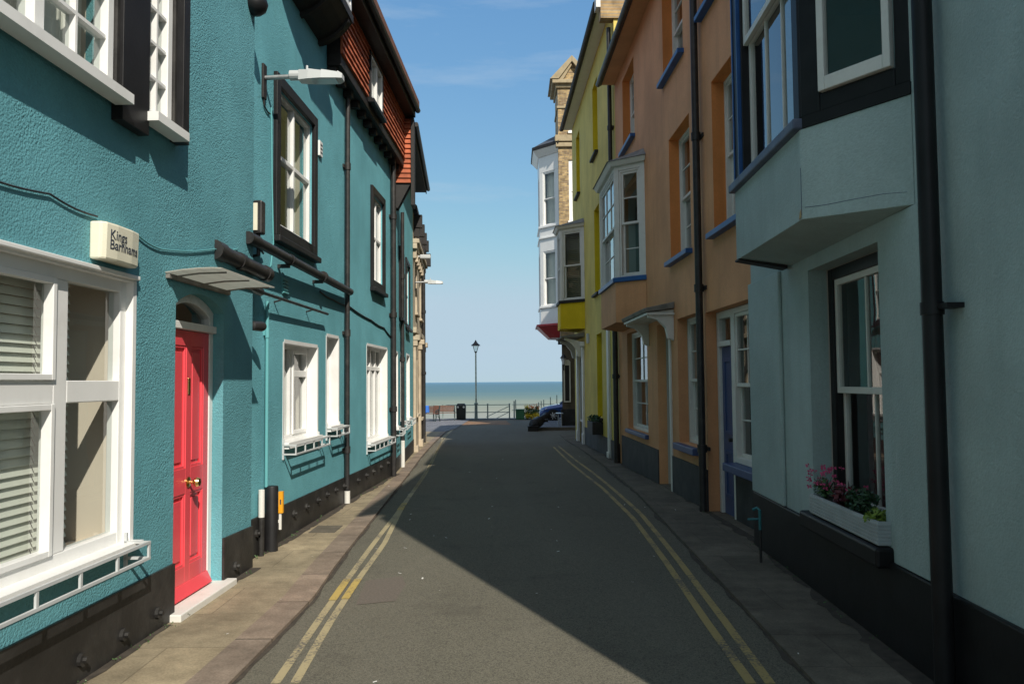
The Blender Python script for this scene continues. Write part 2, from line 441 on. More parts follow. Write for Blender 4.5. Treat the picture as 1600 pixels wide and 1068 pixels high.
def slats(W, mb, a0, a1, o, z0, z1, pitch=0.05):
    k = pitch * 0.94; d = 0.011
    z = z0 + 0.01
    while z < z1:
        mb.hexa([W.p(a0, o + d, z), W.p(a1, o + d, z), W.p(a1, o - d, z + k), W.p(a0, o - d, z + k)],
                [W.p(a0, o + d, z + 0.002), W.p(a1, o + d, z + 0.002), W.p(a1, o - d, z + k + 0.002), W.p(a0, o - d, z + k + 0.002)])
        z += pitch
    return mb


def window(W, parent, r, o=-0.1, fw=0.05, fd=0.07, mull=(), trans=(), mw=0.05, bars=None, m='white', sill=None, cover=None, lining=None,
           fb=None, label=None, surround=None, gl='glass'):
    """one window: frame (the part) with glass pane, glazing bars, sill, curtain or blind as its own pieces"""
    a0, a1, z0, z1 = r
    fr = frame_mb(W, MB(), a0, a1, z0, z1, o - fd, o, fw, mull, trans, mw, fb).build('window', M[m], parent, bevel=0.006)
    if label: fr['label'] = label
    MBp = W.quad(MB(), a0 + fw * 0.6, a1 - fw * 0.6, o - fd * 0.55, z0 + fw * 0.6, z1 - fw * 0.6); MBp.build('pane', M[gl], fr)
    if bars:
        nx, ny = bars; mb = MB(); bw = 0.022
        cells_a = sorted([a0 + fw] + [q for f in mull for q in (a0 + (a1 - a0) * f - mw / 2, a0 + (a1 - a0) * f + mw / 2)] + [a1 - fw])
        zz = sorted([z0 + (fb or fw)] + [q for f in trans for q in (z0 + (z1 - z0) * f - mw / 2, z0 + (z1 - z0) * f + mw / 2)] + [z1 - fw])
        for i in range(0, len(cells_a), 2):
            for j in range(0, len(zz), 2):
                l, rr, b, t = cells_a[i], cells_a[i + 1], zz[j], zz[j + 1]
                for k in range(1, nx): q = l + (rr - l) * k / nx; W.box(mb, q - bw / 2, q + bw / 2, o - fd * 0.8, o - 0.012, b, t)
                for k in range(1, ny):
                    q = b + (t - b) * k / ny
                    for s2 in range(nx):
                        W.box(mb, l + (rr - l) * s2 / nx + (bw / 2 if s2 else 0), l + (rr - l) * (s2 + 1) / nx - (bw / 2 if s2 < nx - 1 else 0), o - fd * 0.8, o - 0.012, q - bw / 2, q + bw / 2)
        mb.build('glazing_bars', M[m], fr)
    if sill:
        pr, th, sm, ext = sill; mb = MB()
        W.box(mb, a0 - ext, a1 + ext, max(o, 0.002), pr, z0 - th, z0 + 0.012)
        if o < 0: W.box(mb, a0 + 0.014, a1 - 0.014, o + 0.001, 0.0015, z0 + 0.001, z0 + 0.0115)
        mb.build('sill', M[sm], fr)
    if surround:
        sw, so, sm = surround
        mb = MB(); W.box(mb, a0 - sw, a0 - 0.002, o - fd, so, z0 - sw, z1 + sw); W.box(mb, a1 + 0.002, a1 + sw, o - fd, so, z0 - sw, z1 + sw)
        W.box(mb, a0 - 0.002, a1 + 0.002, o - fd, so, z1 + 0.002, z1 + sw); W.box(mb, a0 - 0.002, a1 + 0.002, o - fd, so, z0 - sw, z0 - 0.002)
        mb.build('surround', M[sm], fr, bevel=0.008)
    if lining:
        mb = MB(); e = 0.012
        W.box(mb, a0 - 0.03, a0 + e, o, 0.004, z0, z1); W.box(mb, a1 - e, a1 + 0.03, o, 0.004, z0, z1); W.box(mb, a0 + e, a1 - e, o, 0.004, z1 - e, z1 + 0.03)
        mb.build('reveal_lining', M[lining], fr)
    if cover == 'blind': slats(W, MB(), a0, a1, o - fd - 0.09, z0, z1).build('blind', M['blind'], fr)
    elif cover == 'curtain': drape(W, MB(), a0 - 0.02, a1 + 0.02, o - fd - 0.12, z0, z1).build('curtain', M['curtain'], fr)
    elif cover == 'pair':
        mb = MB(); w = (a1 - a0)
        drape(W, mb, a0 - 0.03, a0 + w * 0.3, o - fd - 0.12, z0, z1); drape(W, mb, a1 - w * 0.3, a1 + 0.03, o - fd - 0.12, z0, z1); mb.build('curtain', M['curtain'], fr)
    elif cover == 'dim': drape(W, MB(), a0 - 0.02, a1 + 0.02, o - fd - 0.2, z0, z1).build('curtain', M['dimcurtain'], fr)
    return fr


def sash(W, parent, r, o=-0.1, bars=(2, 2), lbars=None, m='oldwhite', sill=None, cover=None, box=0.05, rail=0.045, box_m=None, open_=0.0, label=None):
    """sliding sash: box frame, outer upper sash, inner lower sash set back behind it"""
    a0, a1, z0, z1 = r; lbars = lbars or bars
    fr = frame_mb(W, MB(), a0, a1, z0, z1, o - 0.12, o, box).build('window', M[box_m or m], parent, bevel=0.005)
    if label: fr['label'] = label
    zm = (z0 + z1) / 2
    for nm, zz0, zz1, oo, bb in (('upper_sash', zm - rail / 2, z1 - box, o - 0.02, bars), ('lower_sash', z0 + box + open_, zm + rail / 2 + open_, o - 0.066, lbars)):
        mb = frame_mb(W, MB(), a0 + box, a1 - box, zz0, zz1, oo - 0.04, oo, rail); l, rr, b, t = a0 + box + rail, a1 - box - rail, zz0 + rail, zz1 - rail; bw = 0.02
        for k in range(1, bb[0]): q = l + (rr - l) * k / bb[0]; W.box(mb, q - bw / 2, q + bw / 2, oo - 0.032, oo - 0.006, b, t)
        for k in range(1, bb[1]):
            q = b + (t - b) * k / bb[1]
            for s2 in range(bb[0]):
                W.box(mb, l + (rr - l) * s2 / bb[0] + (bw / 2 if s2 else 0), l + (rr - l) * (s2 + 1) / bb[0] - (bw / 2 if s2 < bb[0] - 1 else 0), oo - 0.032, oo - 0.006, q - bw / 2, q + bw / 2)
        mb.build(nm, M[m], fr, bevel=0.004)
        W.quad(MB(), l - 0.01, rr + 0.01, oo - 0.022, b - 0.01, t + 0.01).build('pane', M['glass'], fr)
    if sill:
        pr, th, sm, ext = sill; W.B(a0 - ext, a1 + ext, o - 0.05, pr, z0 - th, z0 - 0.004).build('sill', M[sm], fr, bevel=0.01)
    if cover == 'curtain': drape(W, MB(), a0, a1, o - 0.25, z0, z1).build('curtain', M['curtain'], fr)
    elif cover == 'pair':
        mb = MB(); w = a1 - a0; drape(W, mb, a0 - 0.03, a0 + w * 0.28, o - 0.25, z0, z1); drape(W, mb, a1 - w * 0.28, a1 + 0.03, o - 0.25, z0, z1); mb.build('curtain', M['dimcurtain'], fr)
    elif cover == 'blind': slats(W, MB(), a0, a1, o - 0.22, z0, z1, 0.06).build('blind', M['darkblind'], fr)
    return fr


def bolts(W, parent, pts, o=0.03):
    for x, y in pts:
        a, z = W.px(x, y); mb = MB(); c = W.p(a, o - 0.01, z)
        mb.tube([c, c + W.n * 0.022], 0.04, 10); mb.tube([c + W.n * 0.022, c + W.n * 0.045], 0.018, 6); mb.build('tie_plate', M['plinth'], parent)


def pipe(W, parent, a, o, z0, z1, r=0.045, m='pvc', collars=(), name='downpipe'):
    mb = MB(); mb.tube([W.p(a, o, z0), W.p(a, o, z1)], r, 12); ob = mb.build(name, M[m], parent, smooth=True)
    for z in collars:
        mb = MB()
        mb.tube([W.p(a, o, z - 0.05), W.p(a, o, z + 0.05)], r * 1.3, 12); W.box(mb, a - r * 2.1, a + r * 2.1, -0.003, 0.02, z - 0.025, z + 0.025)
        W.box(mb, a - r * 0.7, a + r * 0.7, 0.02, max(o - r, 0.022), z - 0.02, z + 0.02)
        mb.build('pipe_clip', M[m], ob, smooth=True)
    return ob


def shell(parent, W, a0, a1, z0, z1, depth, m, roof=None, slabs=(2.75, 5.45), pitch=0.85, over=0.35, name_roof='roof', th=0.28, near=True):
    """the other three walls, floors and the pitched roof of a house"""
    mb = MB()
    W.box(mb, a0, a0 + 0.25, -depth, -th - 0.002, z0, z1); W.box(mb, a1 - 0.25, a1, -depth, -th - 0.002, z0, z1); W.box(mb, a0 + 0.25, a1 - 0.25, -depth, -depth + 0.25, z0, z1)
    mid = depth / 2
    for a in (a0 + 0.002, a1 - 0.252):
        if pitch: mb.prism([W.p(a, -th - 0.002, z1), W.p(a, -depth, z1), W.p(a, -mid, z1 + (mid - 0.3) * pitch)], W.t * 0.25)
    mb.build('side_wall', M[m], parent)
    mb = MB()
    for z in slabs: W.box(mb, a0 + 0.26, a1 - 0.26, -depth + 0.26, -th - 0.01, z, z + 0.2)
    W.box(mb, a0 + 0.26, a1 - 0.26, -2.6, -2.5, z0 + 0.3, z1 - 0.05)
    for a in (a0 + 0.251, a1 - 0.259): W.box(mb, a, a + 0.008, -2.49, -th - 0.004, z0 + 0.3, z1 - 0.05)
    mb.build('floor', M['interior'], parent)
    if roof:
        mb = MB(); t = 0.12
        for o0, o1 in ((over, -mid), (-depth - over, -mid)):
            zz0 = z1 + 0.02 - over * pitch * 0.0; h = (abs(o0 - o1)) * pitch
            poly = [W.p(a0 - 0.02, o0, zz0), W.p(a0 - 0.02, o1, zz0 + h), W.p(a0 - 0.02, o1, zz0 + h + t), W.p(a0 - 0.02, o0, zz0 + t)]
            mb.prism(poly, W.t * (a1 - a0 + 0.04))
        mb.build(name_roof, M[roof], parent)


def rail_planter(W, parent, r, o=0.02, p=0.2, h=0.12, tray=False):
    """low balcony rail in front of a window sill"""
    a0, a1, z0 = r; mb = MB(); w = 0.017
    for z in (z0, z0 + h):
        W.box(mb, a0, a1, p - w, p, z, z + w)
        W.box(mb, a0, a0 + w, 0.003, p - w, z, z + w); W.box(mb, a1 - w, a1, 0.003, p - w, z, z + w)
    n = max(2, int((a1 - a0) / 0.35))
    for i in range(n + 1):
        a = a0 + (a1 - a0 - w * 1.2) * i / n; W.box(mb, a, a + w * 1.2, p - w + 0.002, p - 0.002, z0 + w, z0 + h)
    for a in (a0, a1 - w): W.box(mb, a, a + w, 0.0, 0.02, z0 - 0.05, z0 + h + 0.07)
    if tray: W.box(mb, a0 + w + 0.002, a1 - w - 0.002, 0.003, p - w - 0.002, z0 + 0.002, z0 + 0.014)
    return mb.build('window_rail', M['rail'], parent)


def leaves(mb, c, rad, n, size, squash=0.8):
    c = Vector(c)
    for _ in range(n):
        d = Vector((random.gauss(0, 1), random.gauss(0, 1), random.gauss(0, 1))).normalized() * (random.random() ** 0.5)
        q = c + Vector((d.x * rad[0], d.y * rad[1], d.z * rad[2]))
        u = Vector((random.gauss(0, 1), random.gauss(0, 1), random.gauss(0, 1))).normalized(); v = u.orthogonal().normalized()
        s = size * random.uniform(0.6, 1.3)
        mb.face([q - u * s, q + v * s * 0.45, q + u * s, q - v * s * 0.45])
    return mb


# ================================================================== LEFT SIDE
def lin(x0, s, y0): return lambda y: x0 + s * (y - y0)
fL1 = lin(-2.50, 0.025, 5.5); fL2 = lin(-2.57, 0.03, 7.6); fL3 = lin(-2.33, -0.06, 15.6)
W1 = Wall((fL1(-3), -3), (fL1(7.5), 7.5), 1)
W2 = Wall((fL2(7.5), 7.5), (fL2(15.7), 15.7), 1)
W3 = Wall((fL3(15.7), 15.7), (fL3(21.6), 21.6), 1)
W4 = Wall((fL3(21.6), 21.6), (fL3(26.5), 26.5), 1)

# ---------------------------------------------------------------- nearest teal house with the red door
H1 = thing('terraced_house', 'teal rendered house with coral red panelled front door and white ground floor window', 'house', (-2.6, 3.0, 0))
big = [W1.A(207, 600) - 2.75, W1.A(207, 600), W1.Z(205, 846), W1.Z(207, 438)]
dr = [W1.A(272, 700), W1.A(348, 700), -0.2, 2.48]
upA = [W1.A(170, 100) - 3.0, W1.A(170, 100), W1.Z(185, 160), W1.Z(185, 160) + 1.5]
upB = [W1.A(218, 100), W1.A(263, 100), W1.Z(215, 178), W1.Z(215, 178) + 1.62]
mb = W1.wall(MB(), 0, W1.len, -0.6, 7.2, [big, dr, upA, upB])
mb.build('wall', [M['teal'], M['inner']], H1)
shell(H1, W1, 0, W1.len - 0.02, -0.6, 7.2, 7.0, 'teal_smooth', 'roof')
# arched head over the doorway
da0, da1 = dr[0], dr[1]; mid = (da0 + da1) / 2; zs, za = 2.30, 2.42
arch = [(da0, zs)] + [(da0 + (da1 - da0) * i / 12, zs + (za - zs) * math.sin(math.pi * i / 12) ** 0.8) for i in range(1, 12)] + [(da1, zs)]
mb = MB()
for (x0, y0), (x1, y1) in zip(arch, arch[1:]):
    mb.hexa([W1.p(x0, -0.275, y0), W1.p(x1, -0.275, y1), W1.p(x1, -0.001, y1), W1.p(x0, -0.001, y0)],
            [W1.p(x0, -0.275, 2.482), W1.p(x1, -0.275, 2.482), W1.p(x1, -0.001, 2.482), W1.p(x0, -0.001, 2.482)])
mb.build('door_arch', M['teal'], H1)
# plinth in two lengths either side of the door
for a0, a1 in ((0, da0 - 0.003), (da1 + 0.003, W1.len)):
    zt0, zt1 = (0.42, 0.40) if a0 == 0 else (0.40, 0.38)
    mb = MB(); mb.hexa([W1.p(a0, -0.02, -0.6), W1.p(a1, -0.02, -0.6), W1.p(a1, 0.02, -0.6), W1.p(a0, 0.02, -0.6)],
                       [W1.p(a0, -0.02, zt0), W1.p(a1, -0.02, zt1), W1.p(a1, 0.02, zt1), W1.p(a0, 0.02, zt0)])
    mb.build('plinth', M['plinth'], H1)
bolts(W1, H1, [(120, 1030), (186, 991), (241, 957), (364, 884)])
# big window
fM = (W1.A(92, 700, -0.045) - big[0]) / 2.75; fT = (W1.Z(140, 611, -0.045) - big[2]) / (big[3] - big[2]); fL_ = fM - 0.30
win = window(W1, H1, big, o=-0.045, fw=0.085, fd=0.08, mull=(fL_, fM), trans=(fT,), mw=0.13, m='white', lining='white', sill=(0.075, max(0.03, big[2] - W1.Z(237, 872, 0.17) - 0.06), 'white', 0.03), cover=None)
hm = 0.065 / 2.75; cells = [(0.085 / 2.75, fL_ - hm), (fL_ + hm, fM - hm), (fM + hm, 1 - 0.085 / 2.75)]
bw_ = 2.75
for i, (c0, c1) in enumerate(cells):
    for z0_, z1_ in ((big[2] + 0.085, big[2] + (big[3] - big[2]) * fT - 0.066), (big[2] + (big[3] - big[2]) * fT + 0.066, big[3] - 0.085)):
        if i == 1: frame_mb(W1, MB(), big[0] + bw_ * c0, big[0] + bw_ * c1, z0_, z1_, -0.09, -0.03, 0.035).build('casement', M['white'], win, bevel=0.004)
mb = MB()
slats(W1, mb, big[0] - 0.1, big[0] + bw_ * fM, -0.2, big[2] - 0.05, big[3], 0.052); slats(W1, mb, big[0] + bw_ * fM + 0.01, big[0] + bw_ * (fM + 0.12), -0.2, big[2] - 0.05, big[3], 0.052)
mb.build('blind', M['blind'], win)
mb = MB(); W1.box(mb, big[1] + 0.06, big[1] + 0.16, -2.3, -0.29, -0.2, 2.7); W1.box(mb, big[1] - 1.0, big[1] + 0.16, -1.5, -1.4, -0.2, 2.7); mb.build('room_wall', M['magnolia'], H1)
mb = MB(); W1.box(mb, big[1] - 0.012, big[1] - 0.002, -0.8, -0.127, big[2] + 0.01, big[3] - 0.01); W1.box(mb, big[0] + 0.002, big[1] - 0.013, -0.285, -0.127, big[3] - 0.012, big[3] - 0.002); W1.box(mb, big[0] + 0.002, big[1] - 0.013, -0.4, -0.127, big[2] + 0.002, big[2] + 0.012); mb.build('inner_reveal', M['magnolia'], H1)
W1.B(big[0] - 0.1, big[1] + 0.02, 0.0, 0.035, big[3] + 0.002, big[3] + 0.03).build('window_head', M['white'], win, bevel=0.005)
rail_planter(W1, H1, (big[0] - 0.05, W1.A(236, 850, 0.17), W1.Z(237, 872, 0.17)), p=0.17, h=0.1, tray=False)
# upper windows with black boards between them
for r, mu, tr in ((upA, (0.25, 0.5, 0.75), (0.5,)), (upB, (), ())):
    w = window(W1, H1, r, o=0.03, fw=0.07, fd=0.09, mull=mu, trans=tr if not mu else (), mw=0.09, bars=(2, 5 if mu else 6), m='white', sill=(0.15, 0.05, 'white', 0.03), cover='curtain' if not mu else 'pair')
mb = MB(); W1.box(mb, upA[1] + 0.035, upB[0] - 0.004, 0.0, 0.075, upA[2] - 0.14, upA[3]); W1.box(mb, upB[1] + 0.035, upB[1] + 0.14, 0.0, 0.10, upB[2] - 0.045, upB[3])
mb.build('black_board', M['black'], H1, bevel=0.004)
mb = MB(); W1.box(mb, upB[1] + 0.003, upB[1] + 0.032, 0, 0.05, upB[2], upB[3]); W1.box(mb, upA[1] + 0.003, upA[1] + 0.032, 0.0, 0.05, upA[2], upA[3])
mb.build('rough_trim', M['plinth'], H1)
# front door
D = -0.09; fj = 0.075
mb = MB(); W1.box(mb, da0, da0 + fj, D - 0.08, D, 0.02, 2.13); W1.box(mb, da1 - fj, da1, D - 0.08, D, 0.02, 2.13); W1.box(mb, da0, da1, D - 0.08, D + 0.03, 2.13, 2.19)
inner = [(da0 + fj, 2.19)] + [(da0 + fj + (da1 - da0 - 2 * fj) * i / 12, 2.25 + 0.1 * math.sin(math.pi * i / 12) ** 0.8) for i in range(13)] + [(da1 - fj, 2.19)]
W1.box(mb, da0, da0 + fj, D - 0.08, D, 2.19, 2.48); W1.box(mb, da1 - fj, da1, D - 0.08, D, 2.19, 2.48)
ip = inner[1:-1]
for (x0, y0), (x1, y1) in zip(ip, ip[1:]):
    mb.hexa([W1.p(x0, D - 0.08, y0), W1.p(x1, D - 0.08, y1), W1.p(x1, D, y1), W1.p(x0, D, y0)], [W1.p(x0, D - 0.08, 2.48), W1.p(x1, D - 0.08, 2.48), W1.p(x1, D, 2.48), W1.p(x0, D, 2.48)])
df = mb.build('door_frame', M['white'], H1, bevel=0.006)
W1.quad(MB(), da0 + fj, da1 - fj, D - 0.05, 2.19, 2.40).build('fanlight', M['glass'], df)
b0, b1 = da0 + fj + 0.004, da1 - fj - 0.004; zb, zt = 0.065, 2.125; bw = b1 - b0; st = 0.1
mb = MB(); W1.box(mb, b0, b1, D - 0.06, D - 0.028, zb, zt)
cols_ = [(b0, b0 + st), ((b0 + b1) / 2 - 0.045, (b0 + b1) / 2 + 0.045), (b1 - st, b1)]
for q0, q1 in cols_: W1.box(mb, q0, q1, D - 0.029, D - 0.006, zb, zt)
for q0, q1 in ((cols_[0][1], cols_[1][0]), (cols_[1][1], cols_[2][0])):
    for z0_, z1_ in ((zb, zb + 0.22), (zb + 0.78, zb + 0.98), (zt - 0.12, zt)): W1.box(mb, q0, q1, D - 0.029, D - 0.006, z0_, z1_)
    for z0_, z1_ in ((zb + 0.22, zb + 0.78), (zb + 0.98, zt - 0.12)):
        frame_mb(W1, mb, q0, q1, z0_, z1_, D - 0.0285, D - 0.012, 0.02)
        W1.box(mb, q0 + 0.05, q1 - 0.05, D - 0.0285, D - 0.018, z0_ + 0.05, z1_ - 0.05)
mb.hexa([W1.p(b0, D - 0.006, zb), W1.p(b1, D - 0.006, zb), W1.p(b1, D + 0.045, zb), W1.p(b0, D + 0.045, zb)], [W1.p(b0, D - 0.006, zb + 0.09), W1.p(b1, D - 0.006, zb + 0.09), W1.p(b1, D, zb + 0.09), W1.p(b0, D, zb + 0.09)])
door = mb.build('door', M['red'], H1, bevel=0.006)
dc = W1.p((b0 + b1) / 2, D - 0.006, 0.93)
mb = MB(); mb.lathe(dc, [(0.042, 0), (0.042, 0.008), (0.014, 0.014), (0.012, 0.045), (0.03, 0.055), (0.038, 0.075), (0.03, 0.095), (0.0, 0.1)], 16, W1.n); mb.build('knob', M['brass'], door, smooth=True)
mb = MB(); W1.box(mb, (b0 + b1) / 2 - 0.02, (b0 + b1) / 2 + 0.02, D - 0.008, D + 0.0, 1.62, 1.75); mb.build('letter_plate', M['brass'], door, bevel=0.003)
lk = W1.p(b0 + 0.055, D - 0.006, 0.96); MB().lathe(lk, [(0.03, 0), (0.03, 0.012), (0.0, 0.014)], 14, W1.n).build('lock', M['brass'], door, smooth=True)
mb = MB(); W1.box(mb, da0 - 0.08, da1 + 0.09, -0.16, 0.1, -0.01, 0.05); mb.build('doorstep', M['oldwhite'], H1, bevel=0.008)
mb = MB(); W1.box(mb, da0 - 0.04, da1 + 0.04, -0.15, 0.06, -0.3, -0.012); mb.build('step_base', M['plinth_worn'], H1)
# hall behind the fanlight
mb = MB(); W1.box(mb, da0 - 0.3, da1 + 0.3, -1.6, -1.5, 0, 2.7); mb.build('hall_wall', M['magnolia'], H1)
# canopy
ca0, ca1 = W1.A(258, 420), W1.A(356, 448); zc = 2.5
mb = MB(); n = 8
prof = [(0.0, zc + 0.005), (0.12, zc + 0.022), (0.24, zc + 0.032), (0.34, zc + 0.034), (0.41, zc + 0.03)]
for (o0, z0_), (o1, z1_) in zip(prof, prof[1:]):
    mb.hexa([W1.p(ca0, o0, z0_), W1.p(ca1, o0, z0_), W1.p(ca1, o1, z1_), W1.p(ca0, o1, z1_)], [W1.p(ca0, o0, z0_ + 0.008), W1.p(ca1, o0, z0_ + 0.008), W1.p(ca1, o1, z1_ + 0.008), W1.p(ca0, o1, z1_ + 0.008)])
can = mb.build('door_canopy', M['canopyglass'], H1)
mb = MB(); W1.box(mb, ca0 + 0.01, ca1 - 0.01, 0.0, 0.03, zc - 0.03, zc + 0.003); mb.build('wall_bracket', M['lead'], can)
for a in (ca0 + 0.12, (ca0 + ca1) / 2, ca1 - 0.12):
    mb = MB(); mb.tube([W1.p(a, 0.0, zc - 0.01), W1.p(a, 0.2, zc + 0.014), W1.p(a, 0.4, zc + 0.018)], 0.007, 6); mb.build('canopy_arm', M['lead'], can)

# alarm box with its two lines of lettering
ab = [W1.A(152, 380, 0.05), W1.A(210, 380, 0.05), W1.Z(181, 408, 0.1), W1.Z(181, 350, 0.1)]
w_ = ab[1] - ab[0]; pts = [(ab[0], 0.0), (ab[0], 0.07), (ab[0] + 0.03, 0.095), (ab[0] + w_ * .3, 0.108), (ab[0] + w_ * .7, 0.108), (ab[1] - 0.03, 0.095), (ab[1], 0.07), (ab[1], 0.0)]
mb = MB(); mb.hexa([W1.p(a, o * 0.93, ab[2]) for a, o in pts], [W1.p(a, o, ab[3]) for a, o in pts])
AL = mb.build('alarm_box', M['cream'], None, bevel=0.012)
tag(AL, 'cream plastic alarm box with two printed words on the teal wall', 'alarm box')
fu = bpy.data.curves.new('lettering_curve', 'FONT'); fu.body = 'Kings\nBarnhams'; fu.size = 0.085; fu.space_line = 0.72; fu.extrude = 0.001
tmp = bpy.data.objects.new('lettering_curve', fu); C.objects.link(tmp); bpy.context.view_layer.update()
me = bpy.data.meshes.new_from_object(tmp.evaluated_get(bpy.context.evaluated_depsgraph_get())); bpy.data.objects.remove(tmp)
xs = [v.co.x for v in me.vertices]; ys = [v.co.y for v in me.vertices]; wx = max(xs) - min(xs)
kx = w_ * 0.74 / wx; o0 = WL[AL.name]
for v in me.vertices:
    a = ab[0] + w_ * 0.14 + (v.co.x - min(xs)) * kx; z = ab[2] + (ab[3] - ab[2]) * 0.30 + (v.co.y - min(ys)) * kx; f_ = (a - ab[0]) / w_
    oo = 0.0
    for (a_, o_), (b_, q_) in zip(pts, pts[1:]):
        if a_ <= a <= b_ and b_ > a_: oo = o_ + (q_ - o_) * (a - a_) / (b_ - a_)
    v.co = W1.p(a, oo * (0.93 + 0.07 * (z - ab[2]) / (ab[3] - ab[2])) + 0.002 + v.co.z, z) - o0
me.materials.append(M['ink']); tx = bpy.data.objects.new('lettering', me); C.objects.link(tx); tx.parent = AL; WL['lettering'] = o0

# ---------------------------------------------------------------- middle teal house with tile hung upper storey
H2 = thing('terraced_house', 'teal house with black framed upper windows, orange hung tiles and black timber oriel', 'house', (-2.5, 11.5, -0.1))
r = rect
uA = rect(W2, 433, 143, 352, 487, 190, 384); uB = rect(W2, 581, 306, 438, 597, 318, 446)
lA = rect(W2, 443, 535, 692, 496, 541, 681); lB = rect(W2, 510, 524, 667, 529, 528, 664); lC = rect(W2, 573, 541, 690, 605, 543, 684)
ZT = 5.85
mb = W2.wall(MB(), 0, W2.len, -0.8, 7.0, [uA, uB, lA, lB, lC]); mb.build('wall', [M['teal_smooth'], M['inner']], H2)
shell(H2, W2, 0.01, W2.len, -0.8, 7.0, 7.0, 'teal_smooth', None)
mb = MB(); zb0, zb1 = W2.Z(440, 790), W2.Z(615, 710)
mb.hexa([W2.p(0, -0.02, -0.8), W2.p(W2.len, -0.02, -0.8), W2.p(W2.len, 0.02, -0.8), W2.p(0, 0.02, -0.8)], [W2.p(0, -0.02, zb0 + 0.02), W2.p(W2.len, -0.02, zb1), W2.p(W2.len, 0.02, zb1), W2.p(0, 0.02, zb0 + 0.02)])
mb.build('plinth', M['plinth'], H2)
bolts(W2, H2, [(456, 802), (476, 791), (494, 781), (508, 772), (522, 765), (535, 759), (557, 750), (570, 742), (581, 736), (593, 729), (604, 723), (397, 833)])
for r_, b_ in ((uA, (1, 1)), (uB, (1, 1))):
    w = window(W2, H2, r_, o=-0.02, fw=0.045, fd=0.07, mull=(0.5,), trans=(0.52,), mw=0.05, m='white', surround=(0.13, 0.045, 'black'), cover='pair')
    W2.B(r_[0] - 0.15, r_[1] + 0.15, -0.01, 0.09, r_[2] - 0.2, r_[2] - 0.132).build('sill', M['black'], w, bevel=0.01)
window(W2, H2, lA, o=-0.13, fw=0.06, fd=0.07, mull=(0.5,), trans=(), mw=0.09, m='white', lining='white', sill=(0.07, 0.055, 'white', 0.015), cover='pair')
a0, a1, z0, z1 = lA; mb = MB(); frame_mb(W2, mb, (a0 + a1) / 2 + 0.045, a1 - 0.06, z0 + 0.06, z1 - 0.06, -0.19, -0.115, 0.04); W2.box(mb, (a0 + a1) / 2 + 0.09, a1 - 0.1, -0.19, -0.118, z0 + (z1 - z0) * 0.66, z0 + (z1 - z0) * 0.73)
mb.build('casement', M['white'], H2, bevel=0.004)
window(W2, H2, lB, o=-0.13, fw=0.05, fd=0.07, m='white', lining='white', sill=(0.07, 0.055, 'white', 0.015), cover='curtain')
window(W2, H2, lC, o=-0.13, fw=0.06, fd=0.07, mull=(0.25, 0.5, 0.75), trans=(0.77,), mw=0.07, m='white', lining='white', sill=(0.07, 0.055, 'white', 0.015), cover='curtain')
for r_, e in ((lA, 0.04), (lB, 0.03), (lC, 0.03)): rail_planter(W2, H2, (r_[0] - e, r_[1] + e, r_[2] - 0.12), p=0.16, h=0.1)
# downpipes
a = W2.A(543, 450, 0.06); pipe(W2, H2, a, 0.06, W2.Z(543, 768, 0.06), 6.0, 0.035, collars=(W2.Z(543, 260, 0.06), W2.Z(543, 520, 0.06), W2.Z(543, 702, 0.06)))
mb = MB(); mb.tube([W2.p(a, 0.06, W2.Z(543, 788, 0.06)), W2.p(a, 0.06, W2.Z(543, 766, 0.06))], 0.042, 12); mb.build('pipe_foot', M['oldwhite'], H2, smooth=True)
a = W2.A(615, 500, 0.07); pipe(W2, H2, a, 0.07, -0.1, 6.1, 0.05, collars=(1.2, 3.0, 4.9))
a = W2.A(417, 600, 0.03); pipe(W2, H2, a, 0.03, W2.Z(417, 760, 0.03), W2.Z(417, 470, 0.03), 0.018, 'tealpaint', collars=(W2.Z(417, 520, 0.03),), name='conduit')
# two fat black waste pipes slung along the wall
z = W2.Z(470, 412, 0.14); a0, a1 = W2.A(387, 382, 0.14), W2.A(543, 440, 0.06)
mb = MB(); mb.tube([W2.p(a0, 0.14, z), W2.p(a0 + 0.25, 0.14, z)], 0.06, 14); mb.tube([W2.p(a0 + 0.24, 0.14, z), W2.p(a1, 0.1, z - 0.03)], 0.052, 14)
for f in (0.3, 0.62): q = a0 + (a1 - a0) * f; mb.tube([W2.p(q, 0.13, z - 0.01), W2.p(q + 0.05, 0.13, z - 0.01)], 0.062, 14); W2.box(mb, q, q + 0.04, -0.01, 0.13, z - 0.1, z - 0.06)
mb.build('waste_pipe', M['pvc'], H2, smooth=True)
z = W2.Z(400, 417, 0.16); a0, a1 = W1.A(365, 404, 0.16) - W1.len, W2.A(417, 428, 0.16)
mb = MB(); s_ = W2.p(a0, 0.12, z + 0.02); e_ = W2.p(a1, 0.16, z - 0.03); dd = (e_ - s_)
mb.tube([s_, s_ + dd * 0.12], 0.085, 16); mb.tube([s_ + dd * 0.11, s_ + dd * 0.42], 0.07, 16); mb.tube([s_ + dd * 0.40, s_ + dd * 0.48], 0.08, 16); mb.tube([s_ + dd * 0.47, s_ + dd * 0.93], 0.068, 16); mb.tube([s_ + dd * 0.92, e_], 0.078, 16)
W2.box(mb, a0 + 0.3, a0 + 0.36, -0.01, 0.1, z - 0.12, z - 0.05); mb.build('waste_pipe', M['pvc'], H2, smooth=True)
a0, a1 = W2.A(402, 455, 0.1), W2.A(513, 488, 0.1); z = W2.Z(450, 470, 0.1)
mb = MB(); mb.tube([W2.p(a0 - 0.6, 0.12, z + 0.02), W2.p(a0 + 0.1, 0.1, z)], 0.04, 8); mb.tube([W2.p(a0, 0.1, z), W2.p(a1, 0.09, z)], 0.018, 8)
for f in (0.3, 0.75): q = a0 + (a1 - a0) * f; mb.tube([W2.p(q, -0.01, z - 0.03), W2.p(q, 0.1, z)], 0.01, 6)
